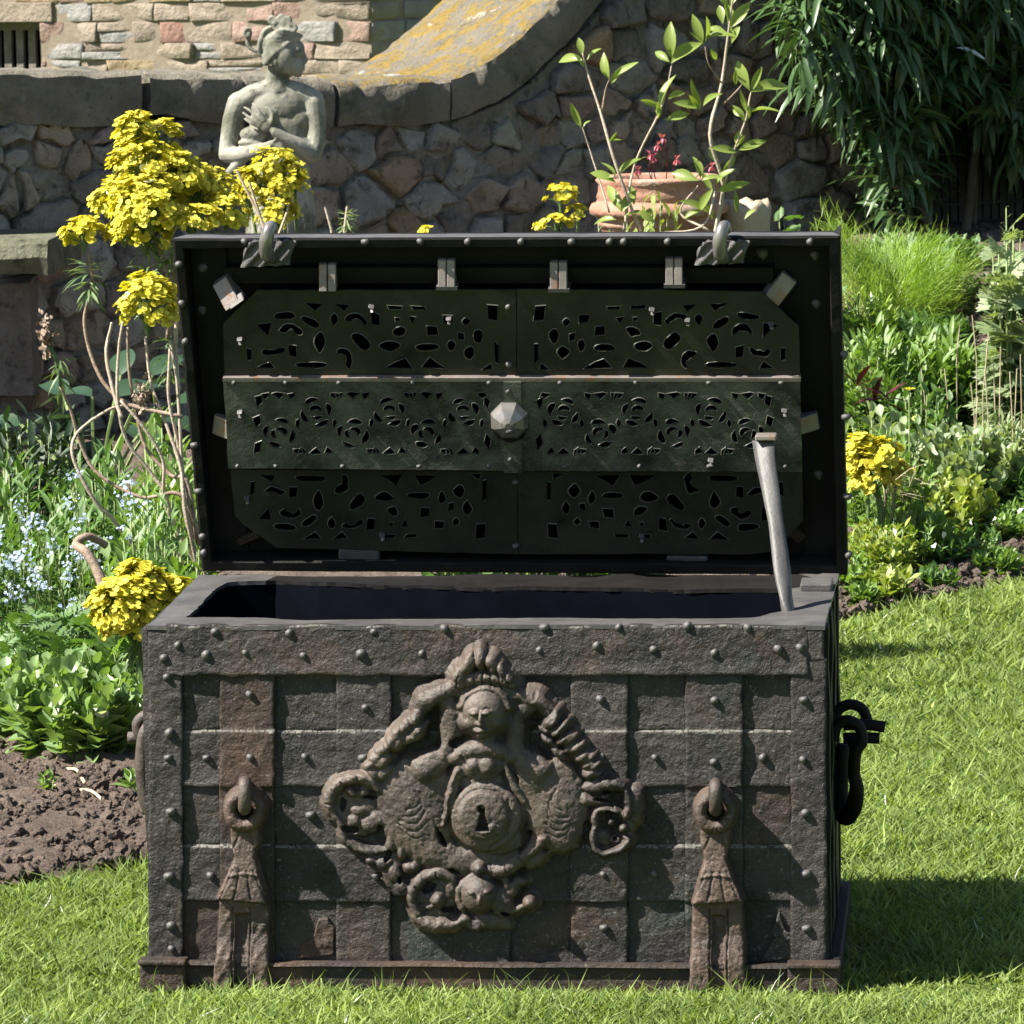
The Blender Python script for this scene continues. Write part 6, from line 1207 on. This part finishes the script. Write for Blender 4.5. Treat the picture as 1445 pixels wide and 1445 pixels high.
# ---- terracotta pot, columbine, sapling
def pot():
    Y = 5.35; c = at(930, 330, Y); g = gz(c[0], Y); k = (Y+6.53)/6729; z = lambda y: float(at(930, y, Y)[2]); prof = [(.085, g-.02), (.10, z(400)), (.140, z(330)), (.147, z(318)), (.154, z(316)), (.154, z(311)), (.150, z(309)), (.158, z(303)), (.172, z(300)), (.174, z(293)), (.168, z(286)), (.156, z(284)), (.153, z(279)), (.156, z(277)), (.152, z(270)), (.150, z(258)), (.158, z(253)), (.150, z(248)), (.138, z(252)), (.135, z(270)), (.120, z(285))]
    V = []; n = 40
    for r, zz in prof: V += [(c[0]+r*math.cos(2*math.pi*i/n)*1.0, Y+r*math.sin(2*math.pi*i/n), zz) for i in range(n)]
    F = [(j*n+i, j*n+(i+1) % n, (j+1)*n+(i+1) % n, (j+1)*n+i) for j in range(len(prof)-1) for i in range(n)]+[tuple((len(prof)-1)*n+i for i in range(n))]
    tc = mat('terracotta', (.27, .125, .08), (.36, .20, .135), 12, .85, bump=.6, bscale=60, spots=[(11, .5, .66, (.33, .27, .215)), (40, .6, .7, (.15, .09, .065))])
    t = tag(emp('terracotta_pot', (float(c[0]), Y, g)), 'round banded terracotta pot behind the right half of the lid', 'pot'); link('pot', mesh_py('pot', V, F, True), tc, t)
    # right: cut log end / urn fragment
    c2 = at(1052, 330, Y+.1); V = []; pr = [(.055, g), (.06, z(360)), (.062, z(318)), (.066, z(300)), (.058, z(290)), (.045, z(292))]
    for j, (r, zz) in enumerate(pr): V += [(c2[0]+r*math.cos(2*math.pi*i/24), Y+.1+r*math.sin(2*math.pi*i/24), zz+(.010*math.sin(i*1.3) if j > 2 else 0)) for i in range(24)]
    F = [(j*24+i, j*24+(i+1) % 24, (j+1)*24+(i+1) % 24, (j+1)*24+i) for j in range(5) for i in range(24)]+[tuple(5*24+i for i in range(24))]; t2 = tag(emp('broken_pot', (float(c2[0]), Y+.1, g)), 'broken buff clay pot beside the terracotta pot', 'pot'); link('pot', mesh_py('pot', V, F, True), mat('buff_clay', (.30, .24, .16), (.40, .33, .24), 14, .9, bump=.4), t2)
    # columbine
    t3 = tag(emp('columbine', (float(c[0]), Y, z(285))), 'pink columbine flowers on thin red stems in the terracotta pot', 'flower'); pk = leafmat('columbine_pink', [(.45, .14, .20), (.62, .38, .42), (.36, .08, .14)], .35, .5); P = []; Dd = []
    for x, y in ((928, 205), (922, 222), (955, 225), (1005, 235), (935, 195), (918, 218), (1020, 255), (900, 240), (908, 300)):
        q = at(x, y, Y-.02); b = np.array([c[0]+random.uniform(-.03, .06), Y, z(285)]); V, F = tube(smooth_path([b, (b+q)/2+np.array([random.uniform(-.02, .02), 0, .02]), q+np.array([0, 0, .012])], 4), .0013, 4); link('stem', mesh_py('stem', V, F), M['wine'], t3)
        for a in range(7): P.append(q); Dd.append((math.cos(a*.9)*.7, math.sin(a*.9)*.7, random.choice((-.9, -.7, .8))))
    leaf_parts([leaf(1, .5, .2, .3, 3)], np.array(P), frames(np.array(Dd))*.017, pk, t3, 99, 'petal')
    rosettes(920, Y-.1, 290, 70, 26, 8, .06, T_oval, 'spurge', 'grey green foliage spilling over the terracotta pot', 'plant', ry=.08, zlow=.6)
    rosettes(925, Y-.35, 262, 80, 60, 10, .05, T_oval, 'yellowgreen', 'leafy growth in front of the terracotta pot', 'plant', ry=.08, zlow=.6)
    rosettes(845, Y-.3, 292, 40, 30, 14, .05, T_narrow, 'grey', 'silvery needle leaved tuft left of the terracotta pot', 'plant', ry=.08, zlow=.5)
pot()
def sapling():
    Y = 4.7; g = gz(wd(960, Y), Y); k = (Y+6.53)/6729; t = tag(emp('sapling', (wd(940, Y), Y, g)), 'thin sapling with pale upright stems and fresh green leaves above the lid', 'sapling')
    S_ = [[(1010, 325, .006), (1020, 260, .0055), (1002, 190, .005), (1018, 120, .0045), (1028, 45, .003), (1035, -10, .002)], [(1005, 350, .005), (1022, 262, .004), (1035, 215, .003), (1052, 170, .0025), (1060, 130, .002), (1075, 95, .0015)], [(905, 330, .005), (870, 235, .0045), (848, 160, .004), (830, 105, .003), (822, 75, .002)], [(850, 155, .003), (855, 125, .002), (862, 108, .0015)], [(880, 330, .005), (895, 235, .003), (930, 160, .003), (942, 120, .002), (950, 80, .0015)], [(1018, 117, .0025), (1000, 90, .002), (995, 65, .0015)], [(1020, 148, .0025), (1040, 128, .002), (1048, 118, .0015)], [(920, 330, .004), (990, 320, .003), (1010, 270, .003)], [(860, 300, .003), (835, 220, .002), (822, 180, .0015)], [(1000, 325, .004), (960, 300, .003), (985, 262, .002)]]
    for s_ in S_:
        P = smooth_path([at(x, y, Y+.02*math.sin(x*.1)) for x, y, _ in s_], 5); V, F = tube(P, np.interp(np.linspace(0, 1, len(P)), np.linspace(0, 1, len(s_)), [q[2] for q in s_])*.85, 7, wob=.25); link('stem', mesh_py('stem', V, F, True), M['stem_red'] if s_[0][1] < 200 else M['stem_pale'], t)
    for x in (1008, 905, 880, 860, 1005, 920): a = at(x, 328, Y); V, F = tube([a, np.array([a[0]*.5+wd(940, Y)*.5, Y, g])], .006, 6); link('stem', mesh_py('stem', V, F), M['stem_pale'], t)
    # leaves: (x, y of base, direction in degrees in the picture, length px)
    Lf = [(822, 80, 100, 38), (822, 85, 170, 42), (828, 85, 50, 34), (824, 95, 120, 24), (862, 110, 20, 50), (860, 112, 110, 44), (862, 118, 50, 30), (858, 108, 150, 18), (930, 165, 100, 40), (932, 150, 85, 44), (930, 150, 165, 46), (948, 82, 95, 52), (946, 90, 45, 56), (945, 88, 140, 34), (942, 140, 30, 34), (938, 170, 20, 36), (928, 168, 80, 30), (995, 60, 80, 46), (993, 62, 150, 38), (996, 55, 30, 52), (992, 60, 110, 44), (1002, 68, -60, 20), (1028, 40, 80, 46), (1030, 40, 55, 52), (1026, 46, 160, 34), (1030, 30, 110, 30), (1030, 10, 70, 40), (1028, 12, 120, 36), (1020, 35, 100, 30), (990, 150, 100, 48), (990, 152, 165, 50), (992, 150, 50, 44), (988, 155, 130, 34),
          (1060, 128, 60, 54), (1058, 130, 20, 60), (1058, 128, 115, 62), (1056, 160, 30, 60), (1055, 160, 95, 44), (1050, 165, 150, 22), (1052, 172, 70, 40), (1050, 172, 110, 30), (1042, 212, 20, 52), (1040, 215, 165, 44), (1040, 208, 85, 30), (1042, 205, 60, 20), (1038, 120, 80, 26), (1032, 62, 70, 30), (1034, 55, 100, 20), (866, 250, 170, 38), (868, 250, 110, 30), (872, 250, 60, 44), (870, 258, 150, 52), (880, 300, 120, 50), (876, 300, 60, 44), (880, 305, 20, 40), (870, 310, 170, 44), (895, 290, 100, 36), (987, 255, 160, 54), (988, 252, 95, 46), (990, 255, 30, 36), (1010, 262, 60, 40), (1005, 268, 120, 38), (1012, 270, 20, 44), (1000, 300, 150, 46), (985, 300, 60, 40), (1005, 310, 100, 38), (860, 200, 60, 26), (863, 200, 30, 18), (820, 180, 110, 44), (823, 180, 60, 18), (900, 312, 40, 40), (925, 315, 140, 36), (1015, 230, 130, 26), (1020, 240, 40, 28), (965, 310, 45, 34), (945, 305, 110, 32), (1040, 300, 100, 30), (1050, 310, 50, 28)]
    me = [mesh_np('leaf', *leaf(1, w_, c_, f_, 6, peak=p_)) for w_, c_, f_, p_ in ((.32, .12, .3, .5), (.38, .45, .35, .55), (.28, -.2, .4, .45), (.40, .25, .25, .6), (.30, .6, .3, .5))]; M['sapleaf'] = leafmat('leaf_sapling', [(.20, .27, .06), (.30, .36, .12), (.38, .42, .18), (.24, .31, .07)], .42, .4)
    for m_ in me: m_.materials.append(M['sapleaf'])
    for x, y, a, l in Lf:
        p = at(x, y, Y+.02*math.sin(x*.1)); r = math.radians(a); o = bpy.data.objects.new('leaf', random.choice(me)); COL.objects.link(o); o.parent = t; o.matrix_parent_inverse = Matrix.Translation(-Vector(t.location))
        d = np.array([math.cos(r), random.uniform(-.5, .3), math.sin(r)]); R_ = frames(d[None], np.array([[random.uniform(-.6, .6), -.8, .6]]))[0]*l*k*random.uniform(.7, 1.05); o.matrix_basis = Matrix(((*R_[0], p[0]), (*R_[1], p[1]), (*R_[2], p[2]), (0, 0, 0, 1)))
sapling()
# ---- climber with long dark leaves at top right, and the slatted gate behind it
def climber():
    # plant stands close in front of the tall wall, which shades it
    def wp(px, py, off): return onplane(px, py, W0+WN*off, WN)
    b = wp(1345, 352, .25); t = tag(emp('climbing_shrub', (float(b[0]), float(b[1]), gz(b[0], b[1]))), 'dark evergreen climber with long drooping leaves over the shaded wall corner', 'shrub'); k = 14.3/6729
    def tk(pts, r, off=.28): P = smooth_path([wp(x, y, off) for x, y in pts], 6); V, F = tube(P, np.linspace(r, r*.6, len(P)), 9, wob=.2); link('trunk', mesh_py('trunk', V, F, True), M['bark'], t)
    tk([(1356, 365), (1365, 310), (1372, 250), (1380, 190), (1398, 130), (1410, 60)], .016); tk([(1372, 360), (1375, 300), (1378, 240)], .010, .22); tk([(1310, 335), (1300, 290), (1290, 250), (1282, 200), (1260, 120), (1240, 30)], .015, .2); tk([(1252, 340), (1240, 290), (1246, 240), (1240, 180)], .006, .22)
    tk([(1125, 50), (1125, 70), (1150, 95), (1185, 100)], .0025, .3); tk([(1375, 130), (1385, 165), (1392, 185)], .003, .34); tk([(1268, 100), (1252, 190), (1250, 270)], .002, .33)
    P, Dd, Ls = [], [], []
    def inside(x, y):
        lim = np.interp(x, [1112, 1150, 1200, 1230, 1250, 1290, 1330, 1345, 1380, 1445, 1700], [40, 110, 150, 250, 330, 270, 175, 130, 150, 215, 260]); return y < lim
    n = 0
    while n < 900:
        x = random.uniform(1115, 1620); y = random.uniform(-190, 320)
        if not inside(x, y): continue
        off = random.uniform(.12, .62); c = wp(x, y, off); ph = random.random()*6; n += 1; dn = random.uniform(-1.0, .5)
        for q in range(9): a = ph+q*2.4; P.append(c+RNG.normal(0, .02, 3)); Dd.append((math.cos(a)*.9, math.sin(a)*.9-.15, dn-.2*q/9)); Ls.append(random.uniform(.075, .15))
    # sparse fringe
    tp = [leaf(1, .17, .5, .25, 4), leaf(1, .15, .3, .25, 4), leaf(1, .19, .7, .2, 4)]
    leaf_parts(tp, np.array(P), frames(np.array(Dd))*np.array(Ls)[:, None, None], M['climber'], t, 300)
    # gate
    gt = tag(emp('slatted_gate', tuple(wp(1330, 340, .03))), 'dark narrow slatted wooden gate in the shade behind the climber', 'gate'); dk = mat('dark_gate_wood', (.020, .017, .015), (.045, .038, .033), 30, .7, bump=.5, bscale=90); x = 1296
    V, F = [], []
    def qd(name, x0, x1, y0, y1, o0, o1, m): a, b = wall_uv(x0, y1, o1), wall_uv(x1, y0, o1); v = [wallpt(u, z, o) for u in (a[0], b[0]) for o in (o0, o1) for z in (a[1], b[1])]; link(name, mesh_py(name, v, boxvf(0, 0, 0, 1, 1, 1)[1]), m, gt)
    while x < 1480: qd('slat', x, x+8.0, 60, 345, .075, .10, dk); x += 11.5
    for y in (70, 282, 318): qd('rail', 1292, 1482, y, y+8, .10, .12, dk)
    qd('backing', 1288, 1486, 55, 350, .060, .07, M['black'])
climber()
# pale lichen blotches on the stones right of the pot are in the stone material; a few white-flowering sprigs
print('OBJ', len(bpy.data.objects), 'stones', NST)
